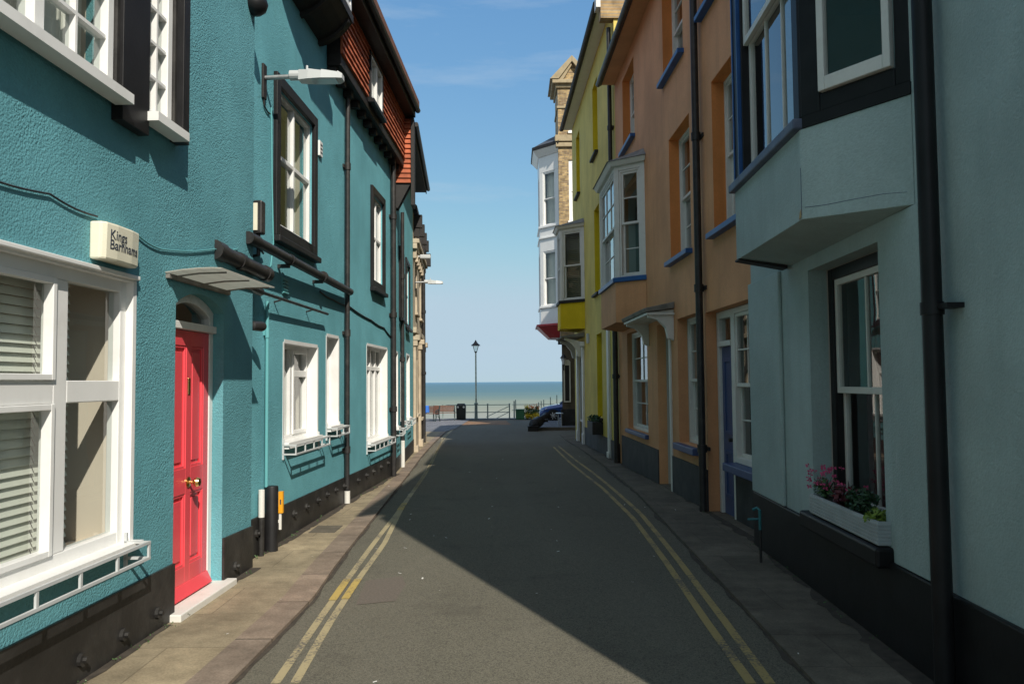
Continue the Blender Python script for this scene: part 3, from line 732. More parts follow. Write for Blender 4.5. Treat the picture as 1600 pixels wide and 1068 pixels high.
mb.build('awning_bar', M['pvc'], H2, smooth=True)
a, z = W2.px(444, 447); mb = MB()
W2.box(mb, a - 0.09, a + 0.09, 0, 0.012, z - 0.09, z + 0.09)
for k in range(5): W2.box(mb, a - 0.085, a + 0.085, 0.012, 0.03, z - 0.08 + k * 0.035, z - 0.066 + k * 0.035)
mb.build('vent_grille', M['tealpaint'], H2)
# tile hung upper storey jettied out over the wall, with its window
ta0 = W2.A(533, 120, 0.2); TZ0 = W2.Z(575, 170, 0.2); EZ = 7.02
tw = rect(W2, 578, 60, 140, 596, 72, 192, o=0.22); tw[2] = max(tw[2], TZ0 + 0.2); tw[3] = min(tw[3], EZ - 0.12)
mb = MB(); W2.box(mb, ta0, W2.len, 0.003, 0.2, TZ0, TZ0 + 0.16); rows = 0
for k in range(12): q = ta0 + 0.02 + k * (W2.len - ta0 - 0.2) / 11; W2.box(mb, q, q + 0.12, 0.003, 0.13, TZ0 - 0.1, TZ0 - 0.003)
mb.build('jetty_beam', M['timber'], H2, bevel=0.01)
mb = MB(); W2.box(mb, ta0 + 0.01, tw[0], 0.002, 0.19, TZ0 + 0.162, EZ); W2.box(mb, tw[1], W2.len - 0.005, 0.002, 0.19, TZ0 + 0.162, EZ); W2.box(mb, tw[0], tw[1], 0.002, 0.19, TZ0 + 0.162, tw[2]); W2.box(mb, tw[0], tw[1], 0.002, 0.19, tw[3], EZ)
mb.build('tile_backing', M['timber'], H2)
mb = MB(); zz = TZ0 + 0.165; row = 0
while zz < EZ - 0.02:
    a = ta0 - (0.085 if row % 2 else 0)
    while a < W2.len - 0.02:
        b_ = min(a + 0.162, W2.len); aa = max(a, ta0)
        if not (aa < tw[1] and b_ > tw[0] and zz < tw[3] and zz + 0.1 > tw[2]) and b_ - aa > 0.03:
            j = random.uniform(-0.004, 0.004); lo = 0.222 + j
            mb.hexa([W2.p(aa, 0.191, zz), W2.p(b_, 0.191, zz), W2.p(b_, lo + 0.012, zz), W2.p(aa, lo + 0.012, zz)], [W2.p(aa, 0.191, zz + 0.105), W2.p(b_, 0.191, zz + 0.105), W2.p(b_, 0.204, zz + 0.105), W2.p(aa, 0.204, zz + 0.105)])
        a += 0.166
    zz += 0.1; row += 1
mb.build('hung_tiles', M['tile'], H2)
w = window(W2, H2, tw, o=0.24, fw=0.05, fd=0.08, mull=(0.5,), trans=(), mw=0.06, m='white', surround=(0.04, 0.25, 'black'), cover='curtain')
W2.B(tw[0] - 0.06, tw[1] + 0.06, 0.19, 0.3, tw[2] - 0.1, tw[2] - 0.042).build('sill', M['black'], w)
# eaves and roof
mb = MB(); W2.box(mb, ta0 - 0.3, W2.len + 0.1, 0.0, 0.42, EZ, EZ + 0.04); W2.box(mb, ta0 - 0.3, W2.len + 0.1, 0.38, 0.42, EZ + 0.042, EZ + 0.2); mb.build('eaves_board', M['timber'], H2)
mb = MB(); mb.tube([W2.p(ta0 - 0.3, 0.47, EZ + 0.14), W2.p(W2.len + 0.1, 0.47, EZ + 0.14)], 0.055, 8); mb.build('gutter', M['pvc'], H2, smooth=True)
mb = MB(); zr = EZ + 0.2; mb.prism([W2.p(0, 0.5, zr), W2.p(0, -3.5, zr + 3.4), W2.p(0, -3.5, zr + 3.52), W2.p(0, 0.5, zr + 0.12)], W2.t * (W2.len + 0.1)); mb.prism([W2.p(0, -7.3, zr), W2.p(0, -3.5, zr + 3.4), W2.p(0, -3.5, zr + 3.52), W2.p(0, -7.3, zr + 0.12)], W2.t * (W2.len + 0.1)); mb.build('roof', M['roof'], H2)
# black oriel: only its coved underside and one window edge show
oa0, oa1 = W2.A(388, 20, 0.1) + 1.05, W2.A(503, 73); zo = W2.Z(503, 73)
P_ = 0.4
prof = [(0.0, zo), (0.1, zo + 0.03), (0.22, zo + 0.1), (0.33, zo + 0.2), (P_, zo + 0.3), (P_ + 0.02, zo + 0.3), (P_ + 0.02, zo + 0.4), (0.0, zo + 0.4)]
mb = MB(); mb.prism([W2.p(oa0, o, z) for o, z in prof], W2.t * (oa1 - oa0))
for f in (0.08, 0.5, 0.92): q = oa0 + (oa1 - oa0) * f; mb.prism([W2.p(q - 0.04, o, z - 0.05) for o, z in prof[:5]] + [W2.p(q - 0.04, o, z + 0.02) for o, z in prof[:5]][::-1], W2.t * 0.08)
og = mb.build('oriel_base', M['timber'], H2)
ow = [oa0 + 0.06, oa1 - 0.06, zo + 0.43, 6.78]
mb = MB(); W2.box(mb, oa0, oa0 + 0.05, 0.003, P_, zo + 0.402, 6.78); mb.build('oriel_side', M['timber'], H2); W2.B(oa1 - 0.05, oa1, 0.003, P_, zo + 0.402, 6.78).build('oriel_side', M['timber'], H2)
mb = MB(); W2.box(mb, oa0 - 0.3, 1.72, 0.003, 0.8, 6.8, 7.0); W2.box(mb, 1.72, oa1 + 0.05, 0.003, P_ + 0.06, 6.8, 7.0); mb.build('oriel_roof', M['timber'], H2)
window(W2, H2, ow, o=P_ + 0.01, fw=0.06, fd=0.08, mull=(0.25, 0.5, 0.75), mw=0.06, bars=(1, 4), m='white', cover='pair')

# wall mounted fittings of the teal terrace
def box_light(name, label, W, x, y, s=1.0, cat='security light'):
    a, z = W.px(x, y, 0.1); t = thing(name, label, cat, W.p(a, 0, z))
    mb = MB(); W.box(mb, a - 0.05 * s, a + 0.05 * s, 0.0, 0.03 * s, z - 0.06 * s, z + 0.06 * s); mb.tube([W.p(a, 0.03 * s, z), W.p(a, 0.1 * s, z - 0.02 * s)], 0.018 * s, 8); mb.build('bracket', M['pvc'], t)
    mb = MB(); c = W.p(a, 0.1 * s, z - 0.01); mb.lathe(c - W.t * 0.09 * s - Vector((0, 0, 0.03 * s)), [(0.02 * s, 0), (0.045 * s, 0.02 * s), (0.05 * s, 0.14 * s), (0.035 * s, 0.17 * s)], 12, W.t + W.n * 0.5); mb.build('lamp_head', M['pvc'], t, smooth=True)
    return t
box_light('security_light', 'small black security light on the teal wall beside the red door', W2, 397, 503)
a, z = W2.px(388, 6, 0.1); t = thing('security_camera', 'black dome security camera high on the teal wall', 'security camera', W2.p(a, 0, z))
mb = MB(); W2.box(mb, a - 0.09, a + 0.09, 0.0, 0.05, z - 0.1, z + 0.14); mb.build('back_plate', M['pvc'], t, bevel=0.01)
mb = MB(); c = W2.p(a + 0.02, 0.16, z); mb.blob(c, 0.12, 14, 0.9); mb.build('camera_dome', M['black'], t, smooth=True)
mb = MB(); mb.tube([W2.p(a, 0.05, z - 0.05), W2.p(a - 0.02, 0.08, z - 0.2), W2.p(a + 0.03, 0.1, z - 0.24)], 0.025, 8); mb.build('cable_gland', M['pvc'], t, smooth=True)
# black upright box on a bracket
a, z = W2.px(404, 340, 0.12); t = thing('wall_box', 'tall narrow black box on a bracket beside the upper window', 'junction box', W2.p(a, 0, z))
h_ = (W2.Z(404, 308, 0.12) - W2.Z(404, 360, 0.12)) / 2
mb = MB(); W2.box(mb, a - 0.05, a + 0.06, 0.08, 0.17, z - h_, z + h_); mb.build('case', M['pvc'], t, bevel=0.015)
mb = MB(); W2.box(mb, a - 0.063, a - 0.051, 0.09, 0.13, z - h_ + 0.03, z + h_ - 0.03); mb.build('edge_strip', M['cream'], t)
mb = MB(); mb.tube([W2.p(a, 0.12, z - h_), W2.p(a, 0.12, z - h_ - 0.2), W2.p(a + 0.02, 0.0, z - h_ - 0.22)], 0.02, 8); mb.tube([W2.p(a, 0.1, z - h_ - 0.1), W2.p(a + 0.4, 0.03, z - h_ - 0.12)], 0.012, 6); mb.build('bracket', M['pvc'], t)
a, z = W2.px(501, 233, 0.02); t = thing('number_plate', 'small white plate with dark marks high on the teal wall', 'wall plate', W2.p(a, 0, z))
W2.B(a - 0.07, a + 0.07, 0.0, 0.03, z - 0.1, z + 0.1).build('plate', M['white'], t, bevel=0.006)
mb = MB()
for k in range(3): W2.box(mb, a - 0.04, a + 0.045, 0.03, 0.033, z - 0.06 + k * 0.05, z - 0.04 + k * 0.05)
mb.build('marks', M['ink'], t)
# street lamp on the teal wall
def wall_lamp(label, W, x, y, xt, plate=True, group='street lamps bracketed to the left hand walls'):
    a, z = W.px(x, y); tip = ray(xt, y - 3); o_ = ((EYE + tip * (W.p(a, 0, z).y / tip.y)) - W.p(a, 0, 0)).dot(W.n)
    t = thing('street_lamp', label, 'street lamp', W.p(a, 0, z)); L_ = min(max(o_, 0.8), 1.4)
    mb = MB(); W.box(mb, a - 0.05, a + 0.05, 0.0, 0.025, z - 0.22, z + 0.14); mb.build('wall_plate', M['timber'], t, bevel=0.004)
    mb = MB(); mb.tube([W.p(a, 0.02, z), W.p(a, L_ * 0.38, z + 0.01)], 0.024, 10); mb.build('arm', M['steel'], t, smooth=True)
    s0 = L_ * 0.34; mb = MB(); mb.tube([W.p(a, s0, z + 0.02), W.p(a, s0 + 0.11, z + 0.02)], 0.052, 14)
    sec = [(s0 + 0.1, 0.06, 0.035), (s0 + 0.2, 0.085, 0.035), (L_ * 0.75, 0.1, 0.02), (L_ * 0.95, 0.09, 0.005), (L_, 0.055, -0.005)]
    for (q0, w0, h0), (q1, w1, h1) in zip(sec, sec[1:]):
        mb.hexa([W.p(a - w0, q0, z - 0.045), W.p(a - w1, q1, z - 0.045 + (0.01 if q1 == L_ else 0)), W.p(a + w1, q1, z - 0.045 + (0.01 if q1 == L_ else 0)), W.p(a + w0, q0, z - 0.045)],
                [W.p(a - w0 * .8, q0, z + h0 + 0.03), W.p(a - w1 * .8, q1, z + h1 + 0.02), W.p(a + w1 * .8, q1, z + h1 + 0.02), W.p(a + w0 * .8, q0, z + h0 + 0.03)])
    mb.build('lamp_head', M['lampgrey'], t)
    mb = MB(); W.box(mb, a - 0.075, a + 0.075, L_ * 0.62, L_ * 0.93, z - 0.052, z - 0.046); mb.build('lens', M['lens'], t)
    mb = MB(); mb.tube([W.p(a, L_ * 0.55, z + 0.05), W.p(a, L_ * 0.55, z + 0.12)], 0.012, 8); mb.build('photocell', M['lampgrey'], t)
    return t
wall_lamp('white street lamp on an arm beside the black framed upper window', W2, 411, 122, 537)
# cables
def cable(label, pts, r=0.006, m='pvc'):
    mb = MB(); q = []
    for p0, p1 in zip(pts, pts[1:]):
        for k in range(8):
            f = k / 8; q.append(p0.lerp(p1, f) - Vector((0, 0, 0.016 * math.sin(math.pi * f))))
    q.append(pts[-1]); mb.tube(q, r, 6); o = mb.build('cable', M[m], None, smooth=True); tag(o, label, 'cable', 'cables along the teal terrace'); return o
def wp(W, x, y, o=0.012): return W.p(*[W.A(x, y, o), o, W.Z(x, y, o)])
cable('black cable sagging along the teal wall left of the alarm box', [wp(W1, -60, 262), wp(W1, 78, 303), wp(W1, 152, 338)])
cable('teal painted cable from the alarm box to the black waste pipes', [wp(W1, 212, 364), wp(W1, 252, 389), wp(W1, 335, 389), wp(W1, 372, 388)], 0.006, 'tealpaint')
cable('looped dark cable running across to the second black downpipe', [wp(W2, 500, 455), wp(W2, 520, 468), wp(W2, 545, 478), wp(W2, 580, 500), wp(W2, 600, 512), wp(W2, 613, 528)], 0.012)
cable('thin teal cable running straight down beside the black framed window', [wp(W2, 424, 168), wp(W2, 425, 280), wp(W2, 427, 380), wp(W2, 420, 440)], 0.008, 'tealpaint')
cable('grey cable hanging from the street lamp wall plate', [wp(W2, 411, 140), wp(W2, 413, 165), wp(W2, 422, 178)], 0.009)

# bollard and marker post on the left pavement
g_ = on_ground(424, 860, 0.0); t = thing('bollard', 'short scuffed black post on the pavement against the teal wall', 'bollard', g_)
hb = (860 - 761) / FOC * (g_.y) * 1.01
mb = MB(); mb.lathe(g_ - Vector((0, 0, 0.05)), [(0.066, 0), (0.066, hb + 0.03), (0.062, hb + 0.045), (0.0, hb + 0.05)], 18); mb.build('post', M['cannon'], t, smooth=True)
b2 = g_ + Vector((0.03, 0.075, 0)); p0 = b2 + Vector((0.035, 0, 0.37))
t = thing('marker_plate', 'amber marker plate on a thin white bar fixed to the black bollard', 'sign', b2)
mb = MB(); mb.box(p0.x - 0.012, p0.x + 0.012, p0.y, p0.y + 0.02, p0.z - 0.17, p0.z); mb.box(p0.x - 0.05, p0.x - 0.012, p0.y, p0.y + 0.02, p0.z - 0.1, p0.z - 0.07); mb.build('post', M['oldwhite'], t)
mb = MB(); mb.box(p0.x - 0.014, p0.x + 0.03, p0.y - 0.012, p0.y + 0.03, p0.z, p0.z + 0.22); mb.build('plate', M['orangepaint'], t)
mb = MB(); mb.box(p0.x + 0.001, p0.x + 0.014, p0.y - 0.0145, p0.y - 0.012, p0.z + 0.09, p0.z + 0.14); mb.build('marks', M['ink'], t)
g2 = on_ground(408, 868, 0.0); t = thing('marker_post', 'thin post with white sleeve and black foot beside the bollard', 'post', g2)
mb = MB(); mb.lathe(g2 - Vector((0, 0, 0.05)), [(0.035, 0), (0.028, 0.05), (0.028, 0.43)], 12); mb.build('foot', M['plinth'], t)
mb = MB(); mb.lathe(g2 + Vector((0, 0, 0.38)), [(0.03, 0), (0.03, 0.27), (0.0, 0.275)], 12); mb.build('sleeve', M['oldwhite'], t)

# ---------------------------------------------------------------- third teal house
H3 = thing('terraced_house', 'far teal house with white ground floor windows and orange tiled jetty cheek', 'house', (W3.p(3, 0, -0.2)))
u3 = [rect(W3, 623.5, 395, 492, 629, 400, 492), rect(W3, 633.5, 412, 506, 638.5, 416, 508)]
l3 = [rect(W3, 618, 550, 668, 621.5, 551, 667), rect(W3, 625.5, 552, 660, 630, 553, 658), rect(W3, 635, 554, 654, 640, 555, 652)]
for q in u3 + l3:
    if q[1] - q[0] < 0.5: q[1] = q[0] + 0.6
mb = W3.wall(MB(), 0, W3.len, -0.9, 7.0, u3 + l3); mb.build('wall', [M['teal_smooth'], M['inner']], H3)
shell(H3, W3, 0.01, W3.len, -0.9, 7.0, 7.0, 'teal_smooth', 'roof', over=0.38)
mb = MB(); W3.box(mb, 0.35, W3.len, 0.003, 0.36, 6.9, 6.97); W3.box(mb, 0.35, W3.len, 0.362, 0.385, 6.86, 7.02); mb.build('eaves_board', M['timber'], H3)
MB().tube([W3.p(0.35, 0.43, 6.98), W3.p(W3.len, 0.43, 6.98)], 0.05, 8).build('gutter', M['pvc'], H3, smooth=True)
mb = MB(); z0_ = zb1; W3.box(mb, 0, W3.len, -0.02, 0.02, -0.9, zb1 - 0.12); mb.build('plinth', M['plinth'], H3)
for q in u3:
    w = window(W3, H3, q, o=-0.02, fw=0.05, trans=(0.5,), surround=(0.1, 0.04, 'black'), cover='curtain'); W3.B(q[0] - 0.12, q[1] + 0.12, 0.041, 0.1, q[2] - 0.16, q[2] - 0.102).build('sill', M['black'], w)
for q in l3:
    window(W3, H3, q, o=-0.1, fw=0.06, trans=(0.66,), lining='white', sill=(0.07, 0.055, 'white', 0.015), cover='curtain')
    rail_planter(W3, H3, (q[0] - 0.05, q[1] + 0.05, q[2] - 0.15), p=0.16, h=0.11)
a = W3.A(629, 500, 0.06); pipe(W3, H3, a, 0.06, W3.Z(629, 690, 0.06), 5.4, 0.04, collars=(2.2, 4.0))
mb = MB(); mb.tube([W3.p(a, 0.06, -0.2), W3.p(a, 0.06, W3.Z(629, 688, 0.06))], 0.045, 10); mb.build('pipe_foot', M['oldwhite'], H3, smooth=True)
jz = at_y(630, 289, 15.9).z
mb = MB(); W3.box(mb, 0.03, 0.34, 0.002, 0.34, jz + 0.02, 7.0); mb.build('jetty', M['timber'], H3)
mb = MB(); zz = jz
while zz < 6.98:
    o_ = 0.0
    jj = random.uniform(-0.003, 0.003); y_ = -0.012 + jj
    mb.hexa([W3.p(0.028, 0.003, zz), W3.p(0.028, 0.345, zz), W3.p(y_, 0.345, zz), W3.p(y_, 0.003, zz)], [W3.p(0.028, 0.003, zz + 0.098), W3.p(0.028, 0.345, zz + 0.098), W3.p(0.02, 0.345, zz + 0.098), W3.p(0.02, 0.003, zz + 0.098)]); zz += 0.1
mb.build('hung_tiles', M['tile'], H3)
mb = MB(); W3.box(mb, -0.03, 0.36, 0.35, 0.41, jz - 0.45, 7.0); mb.build('corner_board', M['timber'], H3)
for q in (0.03, 0.22): MB().prism([W3.p(q, 0.0, jz - 0.5), W3.p(q, 0.08, jz - 0.5), W3.p(q, 0.34, jz), W3.p(q, 0.0, jz)], W3.t * 0.09).build('jetty_bracket', M['timber'], H3)

# ---------------------------------------------------------------- cream stone building on the corner
H4 = thing('stone_house', 'cream stone corner building with carved brackets at the end of the teal terrace', 'house', W4.p(3, 0, -0.3))
w4 = [[1.0, 1.9, 3.7, 5.1], [3.2, 4.1, 3.7, 5.1], [1.1, 2.0, 0.8, 2.4], [3.2, 4.1, 0.6, 2.5]]
mb = W4.wall(MB(), 0, W4.len, -1.0, 6.4, w4); mb.build('wall', [M['stone'], M['inner']], H4)
shell(H4, W4, 0.01, W4.len, -1.0, 6.4, 7.0, 'stone', 'slate', over=0.12)
for q in w4: sash(W4, H4, q, o=-0.12, bars=(1, 1), cover='pair', sill=(0.08, 0.08, 'stone', 0.05))
mb = MB(); W4.box(mb, -0.05, W4.len + 0.06, 0.0, 0.12, 5.35, 5.5); W4.box(mb, -0.05, W4.len + 0.08, 0.0, 0.18, 5.502, 5.62); W4.box(mb, -0.05, W4.len + 0.05, 0.0, 0.1, 3.05, 3.2)
for k in range(7): q = 0.05 + k * 0.72; W4.box(mb, q, q + 0.16, 0.0, 0.1, 5.1, 5.347)
mb.build('cornice', M['stone'], H4, bevel=0.015)
for a in (0.12, 2.5, W4.len - 0.45):
    mb = MB(); W4.box(mb, a, a + 0.36, 0.0, 0.07, -0.6, 3.0); W4.box(mb, a - 0.05, a + 0.41, 0.0, 0.13, -0.6, -0.02); W4.box(mb, a - 0.04, a + 0.4, 0.0, 0.12, 2.7, 2.85); W4.box(mb, a - 0.06, a + 0.42, 0.0, 0.18, 2.852, 3.0); mb.build('pilaster', M['stone'], H4, bevel=0.01)
for k in range(4):
    q = 0.3 + k * 1.35; mb = MB(); W4.box(mb, q, q + 0.22, 0.0, 0.24, 6.0, 6.35); W4.box(mb, q + 0.03, q + 0.19, 0.0, 0.16, 5.75, 5.998); mb.build('eaves_bracket', M['timber'], H4)
for k, (a, z) in enumerate(((4.5, W4.Z(665, 396, 0.2)),)):
    mb = MB(); mb.tube([W4.p(a, 0, z), W4.p(a, 0.2, z + 0.02)], 0.05, 8); W4.box(mb, a - 0.12, a + 0.12, 0.12, 0.3, z - 0.2, z + 0.2); mb.build('hopper', M['timber'], H4)
pipe(W4, H4, 4.3, 0.07, -0.3, 6.2, 0.06, collars=(2, 4, 6))
wall_lamp('white street lamp on the cream corner building over the pavement', W4, 648, 441, 684)
a, z = W4.px(648, 401); t = thing('flood_light', 'small white floodlight above the far street lamp', 'floodlight', W4.p(a, 0, z))
mb = MB(); mb.tube([W4.p(a, 0, z), W4.p(a, 0.2, z)], 0.03, 8); mb.build('arm', M['lampgrey'], t)
mb = MB(); W4.box(mb, a - 0.1, a + 0.1, 0.15, 0.45, z - 0.06, z + 0.05); mb.build('lamp_head', M['lampgrey'], t, bevel=0.02)


# ================================================================== RIGHT SIDE
fR1 = lambda y: 2.2 + 0.0386 * y
fO = lambda y: 2.8275 - 0.025 * y
V1 = Wall((fR1(1.2), 1.2), (fR1(8.35), 8.35), -1)
V2 = Wall((fO(8.3), 8.3), (fO(17.8), 17.8), -1)
V3 = Wall((fO(17.8), 17.8), (fO(27.3), 27.3), -1)
EAVE = 8.45

# ---------------------------------------------------------------- grey blue house with the big oriel
G1 = thing('terraced_house', 'grey blue rendered house with black sash oriel bay in deep shade', 'house', (2.5, 5, 0))
gw = [V1.A(1378, 600), V1.A(1267, 600), 0.63, V1.Z(1267, 421)]
gw = [min(gw[0], gw[1]), max(gw[0], gw[1]), gw[2], gw[3]]
oa0 = V1.A(1430, 319); oaN = V1.A(1253, 342, 0.45); oaF = V1.A(1151, 405, 0.45); oz0 = 2.76; ozs = 3.38; ozt = 5.75; PO = 0.45
E1 = 8.1
mb = V1.wall(MB(), 0, V1.len, -0.6, E1, [gw, [oa0 + 0.25, oaF - 0.12, ozs + 0.1, ozt - 0.1]]); mb.build('wall', [M['aqua'], M['inner']], G1)
shell(G1, V1, 0.0, V1.len, -0.6, E1, 7.5, 'aqua', None)
mb = MB()
zr = E1
mb.prism([V1.p(-0.05, 0.28, zr), V1.p(-0.05, -3.75, zr + 2.8), V1.p(-0.05, -3.75, zr + 2.92), V1.p(-0.05, 0.28, zr + 0.12)], V1.t * (V1.len + 0.05)); mb.prism([V1.p(-0.05, -7.8, zr), V1.p(-0.05, -3.75, zr + 2.8), V1.p(-0.05, -3.75, zr + 2.92), V1.p(-0.05, -7.8, zr + 0.12)], V1.t * (V1.len + 0.05)); mb.build('roof', M['slate'], G1)
mb = MB(); V1.box(mb, V1.A(1225, 600), V1.len, 0.001, 0.035, 0.55, oz0 - 0.064); mb.build('pilaster', M['aqua'], G1, bevel=0.01)
mb = MB(); V1.box(mb, V1.A(1440, 600) - 0.06, V1.A(1395, 600), 0.001, 0.02, 0.55, oz0 - 0.045); mb.build('pilaster', M['aqua'], G1, bevel=0.006)
zt = 0.545
mb = MB(); V1.box(mb, 0, V1.len, -0.02, 0.03, -0.6, zt); mb.build('plinth', M['black'], G1, bevel=0.01)
mb = MB(); V1.box(mb, gw[0] - 0.1, gw[1] + 0.05, -0.2, 0.11, 0.5, 0.63); mb.build('window_ledge', M['black'], G1, bevel=0.02)
# ground floor sash
ws = sash(V1, G1, gw, o=-0.16, bars=(2, 1), lbars=(2, 1), m='oldwhite', box_m='black', box=0.09, rail=0.05, cover=None, open_=0.0)
mb = MB(); drape(V1, mb, gw[0] + (gw[1] - gw[0]) * 0.62, gw[1], -0.45, 0.6, 2.6, 0.03); mb.build('curtain', M['leafred'], ws)
# oriel: three faces on the plan corners
pts = [(oa0, 0.0), (oaN, PO), (oaF, PO), (oaF + 0.02, 0.0)]
mb = MB(); mb.hexa([V1.p(pts[0][0], 0.002, oz0 - 0.04), V1.p(pts[1][0], PO, oz0 + 0.01), V1.p(pts[2][0], PO, oz0 + 0.01), V1.p(pts[3][0], 0.002, oz0 - 0.06)], [V1.p(a, max(o, 0.002), ozs) for a, o in pts])
mb.build('oriel_apron', M['aqua'], G1, bevel=0.004)
mb = MB(); mb.hexa([V1.p(oaF - 0.12, 0.037, oz0 - 0.085), V1.p(oaF + 0.03, 0.037, oz0 - 0.085), V1.p(oaF + 0.012, PO + 0.012, oz0 - 0.006), V1.p(oaF - 0.12, PO + 0.012, oz0 - 0.006)], [V1.p(oaF - 0.12, 0.037, oz0 - 0.058), V1.p(oaF + 0.03, 0.037, oz0 - 0.062), V1.p(oaF + 0.012, PO + 0.012, oz0 + 0.009), V1.p(oaF - 0.12, PO + 0.012, oz0 + 0.009)]); mb.build('soffit_strip', M['timber'], G1)
e = 0.05; sp_ = [(oa0 - 0.05, 0.003), (oaN - 0.03, PO + e), (oaF + 0.05, PO + e), (oaF + 0.05, 0.003)]
mb = MB(); mb.hexa([V1.p(a, o, ozt + 0.1) for a, o in sp_], [V1.p(a, o, ozt + 0.3) for a, o in sp_]); mb.build('oriel_roof', M['lead'], G1)
q0, q1, q2, q3 = [V1.p(a, o, 0) for a, o in pts]
Wn = Wall(q0, q1, -1); Wf = Wall(q1, q2, -1); We = Wall(q2, q3, -1)
zl = ozs + 0.077
Wf.B(-0.02, Wf.len + 0.05, -0.1, 0.05, ozs + 0.002, ozs + 0.075).build('oriel_sill', M['sillgrey'], G1, bevel=0.012)
Wn.B(0.0, Wn.len - 0.03, -0.1, 0.012, ozs + 0.002, ozs + 0.0765).build('oriel_sill', M['black'], G1)
mb = MB()
Wn.box(mb, 0.0, 0.1, -0.12, 0.0, zl, ozt + 0.098); Wn.box(mb, Wn.len - 0.16, Wn.len - 0.01, -0.1, 0.0, zl, ozt + 0.098); Wn.box(mb, 0.1, Wn.len - 0.16, -0.12, -0.002, zl, zl + 0.12); mb.build('oriel_frame', M['black'], G1, bevel=0.01)
for q in ((0.0, 0.13), (Wf.len - 0.16, Wf.len)): Wf.B(q[0], q[1], -0.13, -0.002, zl, ozt + 0.098).build('oriel_post', M['black'], G1, bevel=0.01)
We.B(0.002, We.len - 0.01, -0.1, 0.0, zl, ozt + 0.098).build('oriel_cheek', M['black'], G1)
mb = MB(); Wf.box(mb, Wf.len - 0.185, Wf.len - 0.17, -0.05, 0.006, zl, ozt); Wf.box(mb, Wf.len - 0.03, Wf.len - 0.01, 0.0, 0.01, zl, ozt); mb.build('blue_bead', M['blue'], G1)
sash(Wf, G1, [0.135, Wf.len - 0.21, zl + 0.005, ozt + 0.09], o=-0.02, bars=(2, 1), lbars=(3, 1), m='oldwhite', box_m='black', box=0.03, rail=0.055, cover=None)
window(Wn, G1, [0.11, Wn.len - 0.17, zl + 0.125, ozt + 0.09], o=0.03, fw=0.05, fd=0.05, trans=(), m='oldwhite', fb=0.09)
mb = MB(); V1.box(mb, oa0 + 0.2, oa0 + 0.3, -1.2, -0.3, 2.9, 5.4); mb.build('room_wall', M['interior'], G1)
# chipped corner and hairline cracks on the apron
for pts_, w_ in ((((1253, 262), (1252.5, 290), (1254, 318), (1252.5, 336)), 0.005), (((1258, 324), (1290, 320), (1330, 312), (1380, 303), (1418, 300)), 0.004)):
    P3 = []
    for x_, y_ in pts_:
        aa, zz_ = Wn.px(max(x_, 1253.5), y_); P3.append(Wn.p(max(aa, -0.0) if x_ > 1256 else Wn.len - 0.001, 0.001, zz_))
    mb = MB(); mb.tube(P3, w_ / 2, 4); mb.build('crack', M['sillgrey'], G1)
mb = MB(); c_ = Wn.p(Wn.len, 0.0, oz0 + 0.05)
mb.prism([c_ + Wf.n * 0.003 + Wf.t * 0.0 + Vector((0, 0, -0.03)), c_ + Wf.n * 0.003 + Wf.t * 0.05 + Vector((0, 0, -0.035)), c_ + Wf.n * 0.003 + Wf.t * 0.03 + Vector((0, 0, 0.01)), c_ + Wf.n * 0.003 + Vector((0, 0, 0.03))], Wf.n * 0.002); mb.build('chipped_patch', M['brickside'], G1)
# downpipe with wall bracket
a = V1.A(1464, 700, 0.09)
pp = pipe(V1, G1, a, 0.09, -0.02, 8.3, 0.052, m='black', collars=())
mb = MB(); V1.box(mb, a - 0.16, a - 0.05, 0.0, 0.09, V1.Z(1480, 482, 0.05), V1.Z(1480, 474, 0.05)); mb.tube([V1.p(a, 0.09, V1.Z(1466, 470, .09)), V1.p(a, 0.09, V1.Z(1466, 490, .09))], 0.06, 12); mb.build('pipe_clip', M['black'], pp, smooth=True)
MB().tube([V1.p(a, 0.09, 5.2), V1.p(a, 0.09, 5.35)], 0.062, 12).build('pipe_collar', M['black'], pp, smooth=True)
# window box with flowers
fb0, fb1 = V1.A(1386, 800, 0.02), V1.A(1278, 790, 0.02); bz = 0.64
t = thing('window_box', 'pale grey ribbed window box of flowers on the black ledge', 'window box', V1.p((fb0 + fb1) / 2, 0, bz)); FB = t
mb = MB(); V1.box(mb, fb0, fb1, -0.15, -0.135, bz, bz + 0.15); V1.box(mb, fb0, fb1, 0.065, 0.08, bz, bz + 0.15); V1.box(mb, fb0, fb0 + 0.015, -0.135, 0.065, bz, bz + 0.15); V1.box(mb, fb1 - 0.015, fb1, -0.135, 0.065, bz, bz + 0.15); V1.box(mb, fb0 + 0.015, fb1 - 0.015, -0.135, 0.065, bz, bz + 0.02)
for k in range(6): z = bz + 0.01 + k * 0.023; V1.box(mb, fb0 - 0.006, fb1 + 0.006, 0.0805, 0.087, z, z + 0.012); V1.box(mb, fb0 - 0.007, fb0 - 0.0005, -0.13, 0.08, z, z + 0.012)
mb.build('trough', M['boxmetal'], t)
V1.B(fb0 + 0.016, fb1 - 0.016, -0.134, 0.064, bz + 0.021, bz + 0.13).build('soil', M['soil'], t)
